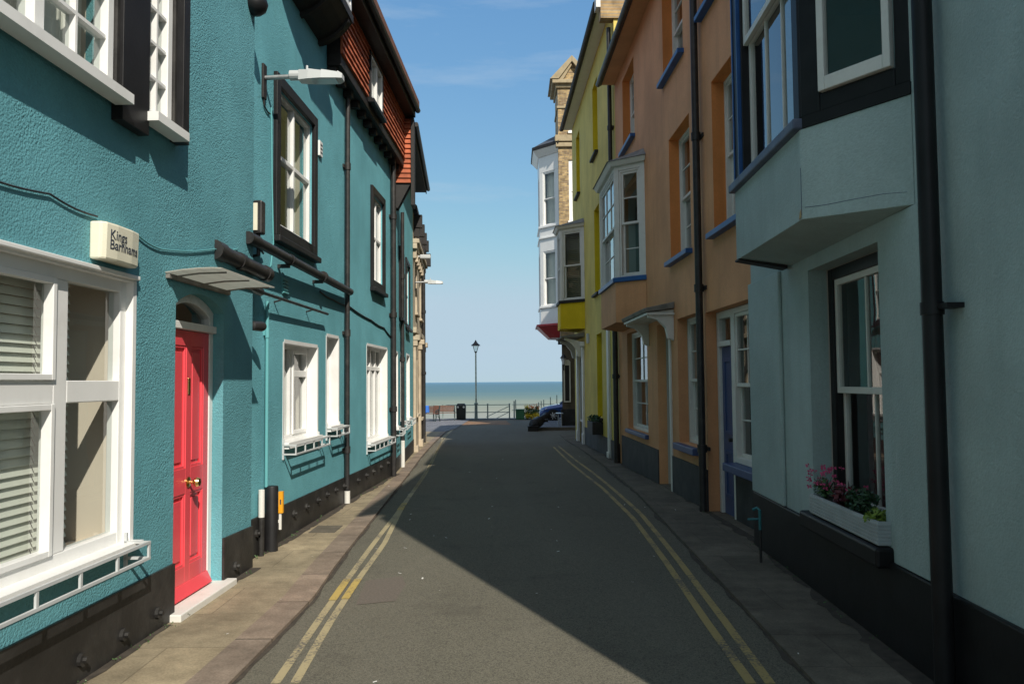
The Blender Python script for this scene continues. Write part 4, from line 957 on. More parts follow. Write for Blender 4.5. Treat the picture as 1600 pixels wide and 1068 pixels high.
def plant(name, label, a, o, z, fol, rad, n, size, m, flower=None, stems=14):
    c = V1.p(a, o, z); t = thing(name, label, 'plant', c, 'plants in the window box')
    leaves(MB(), c + Vector((0, 0, rad[2] * 0.9)), rad, n, size, 0.8).build('foliage', M[m], t)
    mb = MB()
    for _ in range(stems):
        d = Vector((random.uniform(-1, 1) * rad[0] * .8, random.uniform(-1, 1) * rad[1] * .8, rad[2] * random.uniform(1.2, 2.0))); mb.tube([c, c + d * 0.6 + Vector((0, 0, .02)), c + d], [0.003, 0.0025, 0.0015], 4)
    mb.build('stems', M['leafdark'], t)
    if flower:
        mb = MB(); fm, fn, fs, rz = flower
        for _ in range(fn):
            q = c + Vector((random.uniform(-1, 1) * rad[0] * 1.1, random.uniform(-1, 1) * rad[1] * 1.1, rad[2] * random.uniform(*rz)))
            for k in range(5):
                an = k * 1.257 + random.random(); u = Vector((math.cos(an), math.sin(an) * 0.6, math.sin(an) * 0.8)); v = u.orthogonal().normalized()
                mb.face([q, q + u * fs * .6 + v * fs * .35, q + u * fs, q + u * fs * .6 - v * fs * .35])
        mb.build('flowers', M[fm], t)
    return t
zz = bz + 0.12; ln = fb1 - fb0
plant('flowering_plant', 'pink flowering plant at the far end of the window box', fb1 - 0.12, 0.0, zz, 1, (0.1, 0.12, 0.1), 90, 0.025, 'leaf', ('pink', 34, 0.024, (0.9, 2.7)))
plant('red_leaf_plant', 'dark red leaved plant beside the pink flowers in the window box', fb0 + ln * 0.62, -0.02, zz, 1, (0.09, 0.13, 0.09), 200, 0.028, 'leafred', ('pink', 4, 0.024, (1.6, 2.2)))
plant('bushy_plant', 'round dark green bushy plant in the middle of the window box', fb0 + ln * 0.36, 0.0, zz, 1, (0.11, 0.14, 0.1), 420, 0.02, 'leafdark')
plant('lime_plant', 'small lime green plant at the near end of the window box', fb0 + ln * 0.12, 0.02, zz - 0.02, 1, (0.08, 0.08, 0.06), 200, 0.02, 'leaflime')
# standpipe at the foot of the wall
g_ = on_ground(1189, 878, 0.0); t = thing('standpipe', 'turquoise tap standpipe at the foot of the grey blue wall', 'water tap', g_)
mb = MB(); mb.tube([g_, g_ + Vector((0, 0, 0.45))], 0.012, 8); mb.build('riser', M['pvc'], t)
mb = MB(); q = g_ + Vector((0, 0, 0.3)); mb.tube([q, q + Vector((0, 0, 0.18)), q + Vector((-0.02, 0.02, 0.2)), q + Vector((-0.05, 0.04, 0.18))], 0.014, 8); mb.tube([q + Vector((0, 0, 0.1)), q + Vector((-0.1, 0.05, 0.09))], 0.01, 6); mb.build('tap', M['tapblue'], t)

# ---------------------------------------------------------------- peach orange house
G2 = thing('terraced_house', 'peach orange rendered house with blue sills and white oriel window', 'house', V2.p(5, 0, 0))
def hole(x0, x1, yt, yb, xs=None):
    """wall opening from its far jamb x0, near jamb x1 (may lie behind something) and heights measured at xs"""
    a0, a1 = V2.A(x1, (yt + yb) / 2), V2.A(x0, (yt + yb) / 2); return [min(a0, a1), max(a0, a1), V2.Z(xs or x0, yb), V2.Z(xs or x0, yt)]
def hz(x0, w, zb, zt, W=V2): a1 = W.A(x0, 500); return [a1 - w, a1, zb, zt]
U = [hz(978, 1.35, V2.Z(978, 232), V2.Z(978, 232) + 1.55), hz(1043, 1.35, V2.Z(1043, 122), V2.Z(1043, 122) + 1.55), hz(1107, 1.3, V2.Z(1107, 6), V2.Z(1107, 6) + 1.4)]
U = [[q[0], q[1], U[0][2], min(U[0][3], EAVE - 0.3)] for q in U]
Mi = [hz(1050, 1.3, V2.Z(1050, 408), V2.Z(1050, 212)), hz(1119, 1.3, V2.Z(1119, 340), V2.Z(1119, 124))]
Mi = [[q[0], q[1], Mi[0][2], Mi[0][3]] for q in Mi]
gwn = [V2.A(1012, 600), V2.A(981, 600), V2.Z(981, 668), V2.Z(981, 521)]
gdr = [V2.A(1050, 600), V2.A(1028, 600), -0.25, V2.Z(1028, 508)]
gsl = [V2.A(1060, 600) - 1.15, V2.A(1060, 600), V2.Z(1077, 695), V2.Z(1077, 492)]
grc = [0.12, V2.A(1104, 600), -0.25, V2.Z(1110, 486)]
oa0 = V2.A(1010, 450); oaN = V2.A(961, 400, 0.5); oaF = V2.A(938, 400, 0.5); oaE = oaF + 0.4; PO = 0.5; o2s = V2.Z(1008, 438); o2b = V2.Z(1005, 503); o2t = V2.Z(1008, 250)
holes2 = U + Mi + [gwn, gdr, gsl, grc, [oa0 + 0.2, oaE - 0.2, o2s + 0.1, o2t - 0.1]]
mb = V2.wall(MB(), 0, V2.len, -0.8, EAVE, holes2, th=0.3); mb.build('wall', [M['orange'], M['inner']], G2)
shell(G2, V2, 0.01, V2.len, -0.8, EAVE, 7.5, 'orange', None, th=0.3)
mb = MB(); zr = EAVE
for o0, o1 in ((0.36, -3.75), (-7.8, -3.75)): mb.prism([V2.p(0, o0, zr + 0.03), V2.p(0, o1, zr + 2.8), V2.p(0, o1, zr + 2.92), V2.p(0, o0, zr + 0.15)], V2.t * V2.len)
mb.build('roof', M['slate'], G2)
V2.B(0.0, V2.len, 0.002, 0.3, EAVE - 0.04, EAVE).build('eaves_soffit', M['orange'], G2)
mb = MB(); mb.tube([V2.p(-0.02, 0.37, EAVE - 0.02), V2.p(V2.len + 0.03, 0.37, EAVE - 0.02)], 0.06, 10); V2.box(mb, 0, V2.len, 0.302, 0.325, EAVE - 0.06, EAVE + 0.08); mb.build('gutter', M['pvc'], G2, smooth=True)
for q in U: sash(V2, G2, q, o=-0.16, bars=(2, 2), box=0.05, sill=(0.1, 0.075, 'blue', 0.06), cover='pair')
for q in Mi: sash(V2, G2, q, o=-0.16, bars=(2, 2), box=0.05, sill=(0.1, 0.075, 'blue', 0.06), cover='pair')
for q in U + Mi:   # stronger orange skins over the reveals
    mb = MB(); V2.box(mb, q[1] - 0.004, q[1] + 0.02, -0.16, -0.002, q[2], q[3]); V2.box(mb, q[0] + 0.0, q[1] - 0.004, -0.16, -0.002, q[3] - 0.004, q[3] + 0.02); mb.build('reveal', M['orange2'], G2)
sash(V2, G2, gwn, o=-0.1, bars=(2, 2), lbars=(2, 2), box=0.06, sill=(0.07, 0.08, 'navy', 0.03), cover=None)
sash(V2, G2, gsl, o=-0.16, bars=(2, 2), box=0.05, sill=(0.1, 0.1, 'navy', 0.03), cover='pair')
# hooded doorway
mb = MB(); V2.box(mb, gdr[0], gdr[0] + 0.08, -0.2, 0.03, -0.2, gdr[3]); V2.box(mb, gdr[1] - 0.06, gdr[1] - 0.0, -0.3, -0.2, -0.2, gdr[3]); mb.build('door_post', M['oldwhite'], G2, bevel=0.01)
mb = MB(); V2.box(mb, gdr[0] + 0.08, gdr[1] - 0.06, -0.28, -0.23, -0.15, gdr[3] - 0.02); mb.build('door', M['oldwhite'], G2)
h0 = V2.A(1053, 500) - 0.06; h1 = V2.A(1012, 500) + 0.05; zh = V2.Z(1030, 500)
mb = MB(); mb.hexa([V2.p(h0, 0.0, zh + 0.1), V2.p(h1, 0.0, zh + 0.1), V2.p(h1, 0.45, zh + 0.04), V2.p(h0, 0.45, zh + 0.04)], [V2.p(h0, 0.0, zh + 0.2), V2.p(h1, 0.0, zh + 0.2), V2.p(h1, 0.48, zh + 0.1), V2.p(h0, 0.48, zh + 0.1)])
hd = mb.build('door_hood', M['lead'], G2, bevel=0.01)
for q in (h0 + 0.06, h1 - 0.16):
    prof = [(0.0, zh + 0.09), (0.4, zh + 0.04), (0.4, zh - 0.04), (0.25, zh - 0.08), (0.13, zh - 0.2), (0.1, zh - 0.36), (0.0, zh - 0.4)]
    MB().prism([V2.p(q, o, z) for o, z in prof], V2.t * 0.1).build('hood_bracket', M['oldwhite'], hd, bevel=0.008)
V2.B(h0 + 0.02, h1 - 0.02, 0.0, 0.43, zh + 0.0, zh + 0.035).build('hood_fascia', M['oldwhite'], hd)
# recess with navy door and window beside it
D = -0.14; xd = V2.A(1136, 600, D)
mb = MB(); V2.box(mb, xd, grc[1] - 0.0, D - 0.1, D, -0.25, 0.0); zt = grc[3]
dd0 = V2.A(1143, 600, D); dd1 = grc[1] - 0.02
mb = MB(); V2.box(mb, dd1 - 0.09, dd1, D - 0.1, D, -0.25, zt - 0.004); V2.box(mb, dd0 - 0.07, dd0, D - 0.1, D, -0.25, zt - 0.004); V2.box(mb, dd0, dd1 - 0.09, D - 0.1, D, zt - 0.1, zt - 0.004); zq = V2.Z(1130, 541, D); V2.box(mb, dd0, dd1 - 0.09, D - 0.1, D + 0.01, zq, zq + 0.07)
df = mb.build('door_frame', M['oldwhite'], G2, bevel=0.008)
V2.quad(MB(), dd0, dd1 - 0.09, D - 0.05, zq + 0.07, zt - 0.1).build('fanlight', M['glass'], df)
mb = MB(); V2.box(mb, dd0 + 0.003, dd1 - 0.093, D - 0.08, D - 0.04, -0.02, zq - 0.003)
for k, (z0_, z1_) in enumerate(((0.2, 0.8), (1.0, zq - 0.15))): frame_mb(V2, mb, dd0 + 0.1, dd1 - 0.19, z0_, z1_, D - 0.041, D - 0.025, 0.05)
nd = mb.build('door', M['navy'], G2, bevel=0.004)
mb = MB(); mb.tube([V2.p(dd0 + 0.1, D - 0.04, 0.95), V2.p(dd0 + 0.1, D + 0.02, 0.95)], 0.025, 10); mb.build('knob', M['pvc'], nd)
gsw = [grc[0] + 0.02, dd0 - 0.075, V2.Z(1150, 722, D), zt - 0.008]
sash(V2, G2, gsw, o=D, bars=(3, 2), lbars=(3, 2), box=0.07, sill=(0.02, 0.1, 'navy', 0.0), cover=None)
V2.B(grc[0] + 0.02, dd0 - 0.08, D - 0.14, D, -0.3, gsw[2] - 0.11).build('apron', M['plinth_worn'], G2)
V2.B(dd0 - 0.06, dd1, D - 0.15, 0.02, -0.3, -0.03).build('doorstep', M['plinth_worn'], G2)
# plinth between the openings
for a0, a1 in ((grc[1] + 0.005, gsl[0] - 0.0), (gsl[0], gsl[1]), (gsl[1], gdr[0] - 0.003), (gdr[1] + 0.003, V2.len - 0.35)):
    if a1 > a0: V2.B(a0, a1, -0.1, 0.02, -0.8, 0.52).build('plinth', M['plinth_worn'], G2)
# white oriel
def oriel(parent, W, a0, aN, aF, aE, P, zb, zs, zt, apron, sillm, wm, nearkw, frontkw, roofm='lead'):
    pts = [(a0, 0.002), (aN, P), (aF, P), (aE, 0.002)]
    MB().hexa([W.p(a, o, zb + (0.0 if o > 0.1 else -0.03)) for a, o in pts], [W.p(a, o, zs) for a, o in pts]).build('oriel_apron', M[apron], parent, bevel=0.004)
    def ring(e): return [(a0 - e * 1.2, 0.003), (aN - e * 0.5, P + e), (aF + e * 0.5, P + e), (aE + e * 1.2, 0.003)]
    MB().hexa([W.p(a, o, zs + 0.002) for a, o in ring(0.05)], [W.p(a, o, zs + 0.09) for a, o in ring(0.05)]).build('oriel_sill', M[sillm], parent, bevel=0.01)
    MB().hexa([W.p(a, o, zt + 0.002) for a, o in ring(0.06)], [W.p(a, o, zt + 0.09) for a, o in ring(0.12)]).build('oriel_cornice', M[wm], parent, bevel=0.01)
    top = [W.p(a0 + 0.05, 0.003, zt + 0.26), W.p(aN + 0.05, P * 0.7, zt + 0.22), W.p(aF - 0.05, P * 0.7, zt + 0.22), W.p(aE - 0.05, 0.003, zt + 0.26)]
    MB().hexa([W.p(a, o, zt + 0.092) for a, o in ring(0.14)], top).build('oriel_roof', M[roofm], parent)
    q = [W.p(a, max(o, 0), 0) for a, o in pts]; zl = zs + 0.092
    for k, kw in ((0, nearkw), (1, frontkw), (2, nearkw)):
        F_ = Wall(q[k], q[k + 1], -1); e0 = 0.1 if k != 1 else 0.06
        mb = MB(); F_.box(mb, 0.0 if k == 0 else 0.004, e0, -0.1, 0.0, zl, zt); F_.box(mb, F_.len - e0, F_.len - 0.004, -0.1, 0.0, zl, zt); F_.box(mb, e0, F_.len - e0, -0.1, 0.0, zt - 0.08, zt); mb.build('oriel_frame', M[wm], parent, bevel=0.006)
        sash(F_, parent, [e0 + 0.003, F_.len - e0 - 0.003, zl + 0.003, zt - 0.083], o=-0.012, m=wm, box=0.035, rail=0.045, **kw)
oriel(G2, V2, oa0, oaN, oaF, oaE, PO, o2b, o2s, o2t, 'orange', 'blue', 'oldwhite', dict(bars=(1, 2)), dict(bars=(3, 2)))
pipe(V2, G2, V2.A(1092, 450, 0.08), 0.08, -0.05, EAVE - 0.1, 0.05, collars=(V2.Z(1090, 210, .08), V2.Z(1092, 450, .08), V2.Z(1096, 700, .08)))

# ---------------------------------------------------------------- yellow house
G3 = thing('terraced_house', 'lemon yellow house with deep window recesses and yellow based oriel', 'house', V3.p(5, 0, -0.2))
EY = V3.Z(905, 160) + 0.0
EY = 10.45
def hy(x0, w, yb, yt): a1 = V3.A(x0, (yb + yt) / 2); return [a1 - w, a1, V3.Z(x0, yb), V3.Z(x0, yt)]
YW = [hy(900.5, 1.0, 312, 215), hy(926, 1.0, 252, 138), hy(929, 1.0, 462, 328)]
yg = hy(933, 1.0, 650, 522)
dsh = [V3.A(912.5, 600), V3.A(905, 600), -0.6, V3.Z(915, 540)]
zmx = EY - 0.4
for q in YW: q[3] = min(q[3], zmx)
oy0 = V3.A(914, 480); oyN = V3.A(874.5, 400, 0.7); oyF = oyN + 1.0; oyE = oyF + 0.5; oyt = V3.Z(913, 352); oys = V3.Z(913, 472); oyb = V3.Z(910, 514)
mb = V3.wall(MB(), 0, V3.len, -1.0, EY, YW + [yg, dsh, [oy0 + 0.3, oyE - 0.4, oys + 0.1, oyt - 0.1]], th=0.32); mb.build('wall', [M['yellow'], M['inner']], G3)
shell(G3, V3, 0.0, V3.len, -1.0, EY, 7.5, 'yellow', None, th=0.32)
mb = MB(); zr = EY
for o0, o1 in ((0.36, -3.75), (-7.8, -3.75)): mb.prism([V3.p(0, o0, zr + 0.03), V3.p(0, o1, zr + 2.8), V3.p(0, o1, zr + 2.92), V3.p(0, o0, zr + 0.15)], V3.t * V3.len)
mb.build('roof', M['slate'], G3)
V3.B(0.3, V3.len, 0.002, 0.3, EY - 0.04, EY).build('eaves_soffit', M['oldwhite'], G3)
mb = MB(); mb.tube([V3.p(0.25, 0.37, EY - 0.02), V3.p(V3.len + 0.03, 0.37, EY - 0.02)], 0.065, 10); V3.box(mb, 0.3, V3.len, 0.302, 0.33, EY - 0.08, EY + 0.08); mb.build('gutter', M['timber'], G3, smooth=True)
for q in YW + [yg]:
    sash(V3, G3, q, o=-0.26, bars=(2, 2), box=0.05, sill=(0.1, 0.07, 'timber', 0.05))
    mb = MB(); V3.box(mb, q[1] - 0.005, q[1] + 0.02, -0.26, -0.002, q[2], q[3]); V3.box(mb, q[0], q[1] - 0.005, -0.26, -0.002, q[3] - 0.005, q[3] + 0.02); mb.build('reveal', M['yellow2'], G3)
oriel(G3, V3, oy0, oyN, oyF, oyE, 0.7, oyb, oys, oyt, 'yellow2', 'timber', 'oldwhite', dict(bars=(1, 1), cover='blind'), dict(bars=(1, 1)))
# party wall upstand with tile coping
mb = MB(); mb.prism([V3.p(-0.05, 0.3, EY - 0.5), V3.p(-0.05, 0.3, EY + 0.35), V3.p(-0.05, -3.7, EY + 3.2), V3.p(-0.05, -3.7, EY - 0.5)], V3.t * 0.28); mb.build('party_wall', M['brickside'], G3)
mb = MB(); mb.prism([V3.p(-0.1, 0.42, EY + 0.33), V3.p(-0.1, -3.7, EY + 3.2), V3.p(-0.1, -3.7, EY + 3.32), V3.p(-0.1, 0.42, EY + 0.45)], V3.t * 0.38); mb.build('coping', M['tile'], G3)
mb = MB(); V3.box(mb, -0.06, 0.24, 0.302, 0.4, EY - 0.25, EY + 0.2); mb.build('kneeler', M['oldwhite'], G3)
pipe(V3, G3, 0.25, 0.08, V3.Z(955, 262, 0.08), EY - 0.6, 0.05, collars=(V3.Z(953, 200, .08),))
pipe(V3, G3, V3.A(962, 600, 0.08), 0.08, -0.2, 3.0, 0.06, collars=(1.8,))
V3.B(0.0, dsh[0] - 0.02, -0.1, 0.02, -1.0, 0.3).build('plinth', M['plinth_worn'], G3)
# white door post near the orange house
a = V3.A(950, 600, 0.05); mb = MB(); V3.box(mb, a - 0.16, a + 0.16, 0.0, 0.06, -0.3, V3.Z(950, 512)); V3.box(mb, a - 0.18, a + 0.18, 0.061, 0.085, -0.3, 0.0); mb.build('door_post', M['oldwhite'], G3, bevel=0.01)
# shop doorcase with curved brackets
zt = dsh[3]
mb = MB(); V3.box(mb, dsh[0] - 0.22, dsh[0], 0.0, 0.07, -0.6, zt); V3.box(mb, dsh[1], dsh[1] + 0.22, 0.0, 0.07, -0.6, zt); V3.box(mb, dsh[0] - 0.25, dsh[0] + 0.03, 0.0, 0.09, -0.6, 0.1); V3.box(mb, dsh[1] - 0.03, dsh[1] + 0.25, 0.0, 0.09, -0.6, 0.1); V3.box(mb, dsh[0] - 0.3, dsh[1] + 0.3, 0.0, 0.14, zt + 0.002, zt + 0.14)
sh = mb.build('shop_front', M['white'], G3, bevel=0.01)
for q in (dsh[0] - 0.24, dsh[1] + 0.08):
    prof = [(0.1, zt + 0.14), (0.6, zt + 0.28), (0.6, zt + 0.2), (0.4, zt + 0.1), (0.25, zt - 0.08), (0.2, zt - 0.3), (0.1, zt - 0.34)]
    MB().prism([V3.p(q, o, z) for o, z in prof], V3.t * 0.14).build('bracket', M['oldwhite'], sh, bevel=0.008)
mb = MB(); mb.hexa([V3.p(dsh[0] - 0.35, 0.0, zt + 0.29), V3.p(dsh[1] + 0.35, 0, zt + 0.29), V3.p(dsh[1] + 0.35, 0.7, zt + 0.26), V3.p(dsh[0] - 0.35, 0.7, zt + 0.26)], [V3.p(dsh[0] - 0.35, 0.0, zt + 0.42), V3.p(dsh[1] + 0.35, 0, zt + 0.42), V3.p(dsh[1] + 0.35, 0.72, zt + 0.31), V3.p(dsh[0] - 0.35, 0.72, zt + 0.31)]); mb.build('canopy', M['lead'], sh, bevel=0.01)
V3.B(dsh[0], dsh[1], -0.08, -0.02, -0.6, 0.4).build('stall_riser', M['pub'], sh)
V3.quad(MB(), dsh[0], dsh[1], -0.04, 0.4, zt).build('pane', M['glass'], sh)
mb = MB(); frame_mb(V3, mb, dsh[0], dsh[1], 0.402, zt - 0.002, -0.07, -0.012, 0.06, mull=(0.5,)); mb.build('frame', M['white'], sh)
V3.B(dsh[0] - 0.1, dsh[1] + 0.1, -1.5, -1.4, -0.6, 3).build('shop_back_wall', M['curtain'], sh)
a = V3.A(920, 520); V3.B(a - 0.12, a + 0.12, 0, 0.06, V3.Z(920, 536), V3.Z(920, 521)).build('meter_box', M['lampgrey'], G3)
# trough on the yellow window
q = yg; c = V3.p((q[0] + q[1]) / 2, 0.1, q[2] - 0.35)
t = thing('trough_planter', 'dark trough planter below the yellow ground floor window', 'planter', c)
V3.B(q[0] - 0.05, q[1] + 0.05, 0.002, 0.28, q[2] - 0.42, q[2] - 0.1).build('trough', M['timber'], t, bevel=0.01)
mb = MB()
for k in range(6): leaves(mb, V3.p(q[0] + (k + .5) / 6 * (q[1] - q[0]), 0.14, q[2] - 0.04), (0.14, 0.14, 0.1), 40, 0.05)
mb.build('foliage', M['leafdark'], t)

# ---------------------------------------------------------------- brick hotel with pub below at the end of the street
YH = 36.0; XW = 2.2
G4 = thing('brick_hotel', 'tall buff brick building with pediment and white canted bay above a dark pub', 'hotel', (4.0, 40.0, -0.4))
WH = Wall((XW, YH), (XW + 4.0, YH), -1); WH.n = Vector((0, -1, 0))
WS = Wall((XW, YH), (XW, YH + 9.0), -1)
PZ = at_y(880, 527, YH).z; TOP = at_y(880, 138, YH).z; ROOFZ = at_y(880, 222, YH).z
wn1 = [at_y(889, 300, YH).x - XW, at_y(889, 300, YH).x - XW + 0.75, at_y(890, 345, YH).z, at_y(890, 250, YH).z]
wn2 = [at_y(889, 170, YH).x - XW, at_y(889, 170, YH).x - XW + 0.75, at_y(890, 205, YH).z, at_y(890, 158, YH).z]
mb = WH.wall(MB(), 0, 1.3, PZ, TOP, [wn1, wn2], th=0.3); mb.build('wall', [M['brick'], M['inner']], G4)
mb = MB(); mb.hexa([(XW, YH + 0.302, PZ), (XW + 0.3, YH + 0.302, PZ), (XW + 0.95, YH + 9, PZ), (XW + 0.65, YH + 9, PZ)], [(XW, YH + 0.302, TOP - 2.6), (XW + 0.3, YH + 0.302, TOP - 2.6), (XW + 0.95, YH + 9, TOP - 2.6), (XW + 0.65, YH + 9, TOP - 2.6)]); mb.box(XW + 0.96, XW + 4, YH + 8.7, YH + 9, PZ, TOP - 2.6); mb.box(XW + 0.0, XW + 0.3, YH + 0.302, YH + 2.2, TOP - 2.598, TOP); mb.box(XW + 1.05, XW + 1.3, YH + 0.302, YH + 2.2, PZ, TOP); mb.box(XW + 0.302, XW + 1.048, YH + 1.95, YH + 2.2, PZ, TOP); mb.box(XW + 1.302, XW + 4, YH + 0.6, YH + 0.9, PZ, TOP - 2.6); mb.build('side_wall', M['brickside'], G4)
for q in (wn1, wn2): sash(WH, G4, q, o=-0.05, bars=(1, 1), m='white', box=0.12, cover='curtain', sill=(0.1, 0.12, 'white', 0.06))
for z, e, h in ((TOP - 2.75, 0.12, 0.2), (TOP - 0.95, 0.06, 0.12), (TOP, 0.1, 0.16), (TOP + 0.162, 0.26, 0.18), (ROOFZ, 0.16, 0.3)):
    mb = MB(); mb.box(XW - e, XW + 1.3 + e, YH - e, YH - 0.002, z, z + h); mb.box(XW - e, XW - 0.002, YH, YH + 2.0, z, z + h); mb.build('string_course', M['hotelstone'], G4, bevel=0.03)
px_ = XW + 0.65; zp = TOP + 0.345; hp = at_y(897, 90, YH).z - zp
mb = MB(); o_ = 1.02
mb.prism([(px_ - o_, YH - 0.3, zp), (px_, YH - 0.3, zp + hp), (px_, YH - 0.3, zp + hp - 0.28), (px_ - o_ + 0.4, YH - 0.3, zp)], (0, 2.4, 0)); mb.prism([(px_ + o_, YH - 0.3, zp), (px_, YH - 0.3, zp + hp), (px_, YH - 0.3, zp + hp - 0.28), (px_ + o_ - 0.4, YH - 0.3, zp)], (0, 2.4, 0))
mb.prism([(px_ - o_ + 0.42, YH - 0.2, zp), (px_, YH - 0.2, zp + hp - 0.29), (px_, YH - 0.2, zp + hp - 0.42), (px_ - o_ + 0.62, YH - 0.2, zp)], (0, 0.2, 0))
mb.build('pediment', M['hotelstone'], G4, bevel=0.02)
MB().prism([(px_ - o_ + 0.4, YH - 0.05, zp), (px_ + o_ - 0.4, YH - 0.05, zp), (px_, YH - 0.05, zp + hp - 0.28)], (0, 2.0, 0)).build('pediment_infill', M['brick'], G4)
mb = MB(); mb.prism([(XW - 0.3, YH + 2.2, TOP - 2.5), (XW + 4, YH + 2.2, TOP - 1.2), (XW + 4, YH + 2.2, TOP - 2.5)], (0, 7, 0)); mb.build('roof', M['slate'], G4)
# white canted bay on its street side
B0, B1, B2, B3 = Vector((XW, YH + 0.25, 0)), Vector((1.36, YH + 1.2, 0)), Vector((1.36, YH + 3.2, 0)), Vector((XW + 0.32, YH + 4.1, 0))
bt = at_y(858, 268, YH + .8).z; bb = at_y(858, 506, YH + .8).z; zmid0 = at_y(860, 352, YH + .8).z; zmid1 = at_y(860, 392, YH + .8).z
def ringp(e): return [Vector((XW, B0.y - e * 1.3, 0)), Vector((B1.x - e, B1.y - e * .5, 0)), Vector((B2.x - e, B2.y + e * .5, 0)), Vector((XW + 0.32, B3.y + e * 1.3, 0))]
def slab(name, e0, e1, z0, z1, m, bev=0.01): return MB().hexa([p + Vector((0, 0, z0)) for p in ringp(e0)], [p + Vector((0, 0, z1)) for p in ringp(e1)]).build(name, M[m], G4, bevel=bev)
slab('bay_panel', 0, 0, bb, bb + 0.75, 'white'); slab('bay_band', 0.06, 0.06, bb + 0.752, bb + 0.85, 'white'); slab('bay_panel', 0.0, 0.0, zmid1 + 0.002, zmid0 - 0.1, 'white'); slab('bay_band', 0.07, 0.07, zmid0 - 0.098, zmid0, 'white'); slab('bay_band', 0.06, 0.06, (zmid0 + zmid1) / 2, (zmid0 + zmid1) / 2 + 0.08, 'white')
slab('bay_panel', 0.0, 0.02, bt + 0.0, bt + 0.75, 'white'); slab('bay_cornice', 0.06, 0.3, bt + 0.752, bt + 1.05, 'white'); slab('bay_gutter', 0.34, 0.34, bt + 1.052, bt + 1.2, 'timber'); slab('bay_roof', 0.3, -0.5, bt + 1.202, bt + 1.75, 'slate')
slab('bay_corbel', -0.7 * 0.6, 0.12, bb - 0.62, bb - 0.1, 'redcorbel', 0.0); slab('bay_corbel', 0.2, 0.2, bb - 0.098, bb - 0.002, 'redcorbel')
for z0_, z1_ in ((bb + 0.852, zmid1), (zmid0 + 0.002, bt - 0.002)):
    for k, (q0, q1) in enumerate(((B0, B1), (B1, B2), (B2, B3))):
        F_ = Wall(q0, q1, -1); e0 = 0.22
        mb = MB(); F_.box(mb, 0.004, e0, -0.1, 0.0, z0_, z1_); F_.box(mb, F_.len - e0, F_.len - 0.004, -0.1, 0.0, z0_, z1_); mb.build('bay_post', M['white'], G4)
        sash(F_, G4, [e0 + 0.003, F_.len - e0 - 0.003, z0_ + 0.003, z1_ - 0.003], o=-0.015, bars=(1, 1), m='white', box=0.04, cover='curtain')
# dark pub front below
mb = MB(); mb.hexa([(XW + 0.05, YH + 0.05, -1.2), (XW + 4.05, YH + 0.05, -1.2), (XW + 4.05, YH + 8.9, -1.2), (XW + 0.7, YH + 8.9, -1.2)], [(XW + 0.05, YH + 0.05, PZ - 0.002), (XW + 4.05, YH + 0.05, PZ - 0.002), (XW + 4.05, YH + 8.9, PZ - 0.002), (XW + 0.7, YH + 8.9, PZ - 0.002)]); mb.build('pub_wall', M['pub'], G4)
mb = MB(); mb.box(XW - 0.02, XW + 4.05, YH - 0.03, YH + 0.048, -1.2, 0.45); mb.build('pub_plinth', M['plinth'], G4)
mb = MB(); mb.box(XW - 0.12, XW + 3, YH - 0.14, YH + 0.048, PZ - 0.32, PZ - 0.01); mb.build('pub_fascia', M['timber'], G4)
# link wall closing the gap behind the yellow house
LB = thing('brick_building', 'low plain brick wall block between yellow house and pub', 'building', (4.6, 32, -0.4))
MB().box(3.4, 8.5, 27.4, 35.98, -1.0, 7.0).build('wall', M['brickside'], LB); MB().prism([(3.2, 27.42, 7.0), (8.7, 27.42, 7.0), (6.0, 27.42, 9.0)], (0, 8.5, 0)).build('roof', M['slate'], LB)

# menu board and lantern on the pub
pa = at_y(880.5, 565, YH - .06); pb = at_y(892, 628, YH - .06)
t = thing('menu_board', 'black notice board in a pale arched frame on the pub wall', 'notice board', ((pa.x + pb.x) / 2, YH, pb.z))
mb = MB(); y0, y1 = YH - 0.05, YH + 0.049; x0, x1, z0, z1 = pa.x, pb.x, pb.z, pa.z; fw = 0.055
mb.box(x0, x0 + fw, y0, y1, z0, z1); mb.box(x1 - fw, x1, y0, y1, z0, z1); mb.box(x0 + fw, x1 - fw, y0, y1, z0, z0 + fw); mb.box(x0 + fw, x1 - fw, y0, y1, z1 - 0.16, z1); mb.prism([(x0, y0, z1), (x1, y0, z1), ((x0 + x1) / 2 + 0.08, y0, z1 + 0.09), ((x0 + x1) / 2 - 0.08, y0, z1 + 0.09)], (0, 0.09, 0)); mb.build('frame', M['cream'], t)
MB().box(x0 + fw, x1 - fw, YH - 0.02, y1, z0 + fw, z1 - 0.16).build('panel', M['sign'], t)
lc = at_y(880.5, 563, YH - 0.25)
t = thing('wall_lantern', 'small black and white lantern on the pub corner', 'lantern', lc)
mb = MB(); mb.lathe(lc + Vector((0, 0, -0.18)), [(0.06, 0), (0.13, 0.26), (0.13, 0.28)], 6); mb.build('glass_case', M['lens'], t)
mb = MB(); mb.lathe(lc + Vector((0, 0, 0.1)), [(0.18, 0), (0.1, 0.12), (0.03, 0.18), (0.0, 0.24)], 6); mb.lathe(lc + Vector((0, 0, -0.26)), [(0.02, 0), (0.07, 0.08)], 6); mb.build('cap', M['pvc'], t)
mb = MB(); mb.tube([lc + Vector((0, 0, -0.24)), lc + Vector((0.02, 0.12, -0.42)), lc + Vector((0.03, 0.3, -0.4))], 0.025, 6); mb.build('bracket', M['pvc'], t)


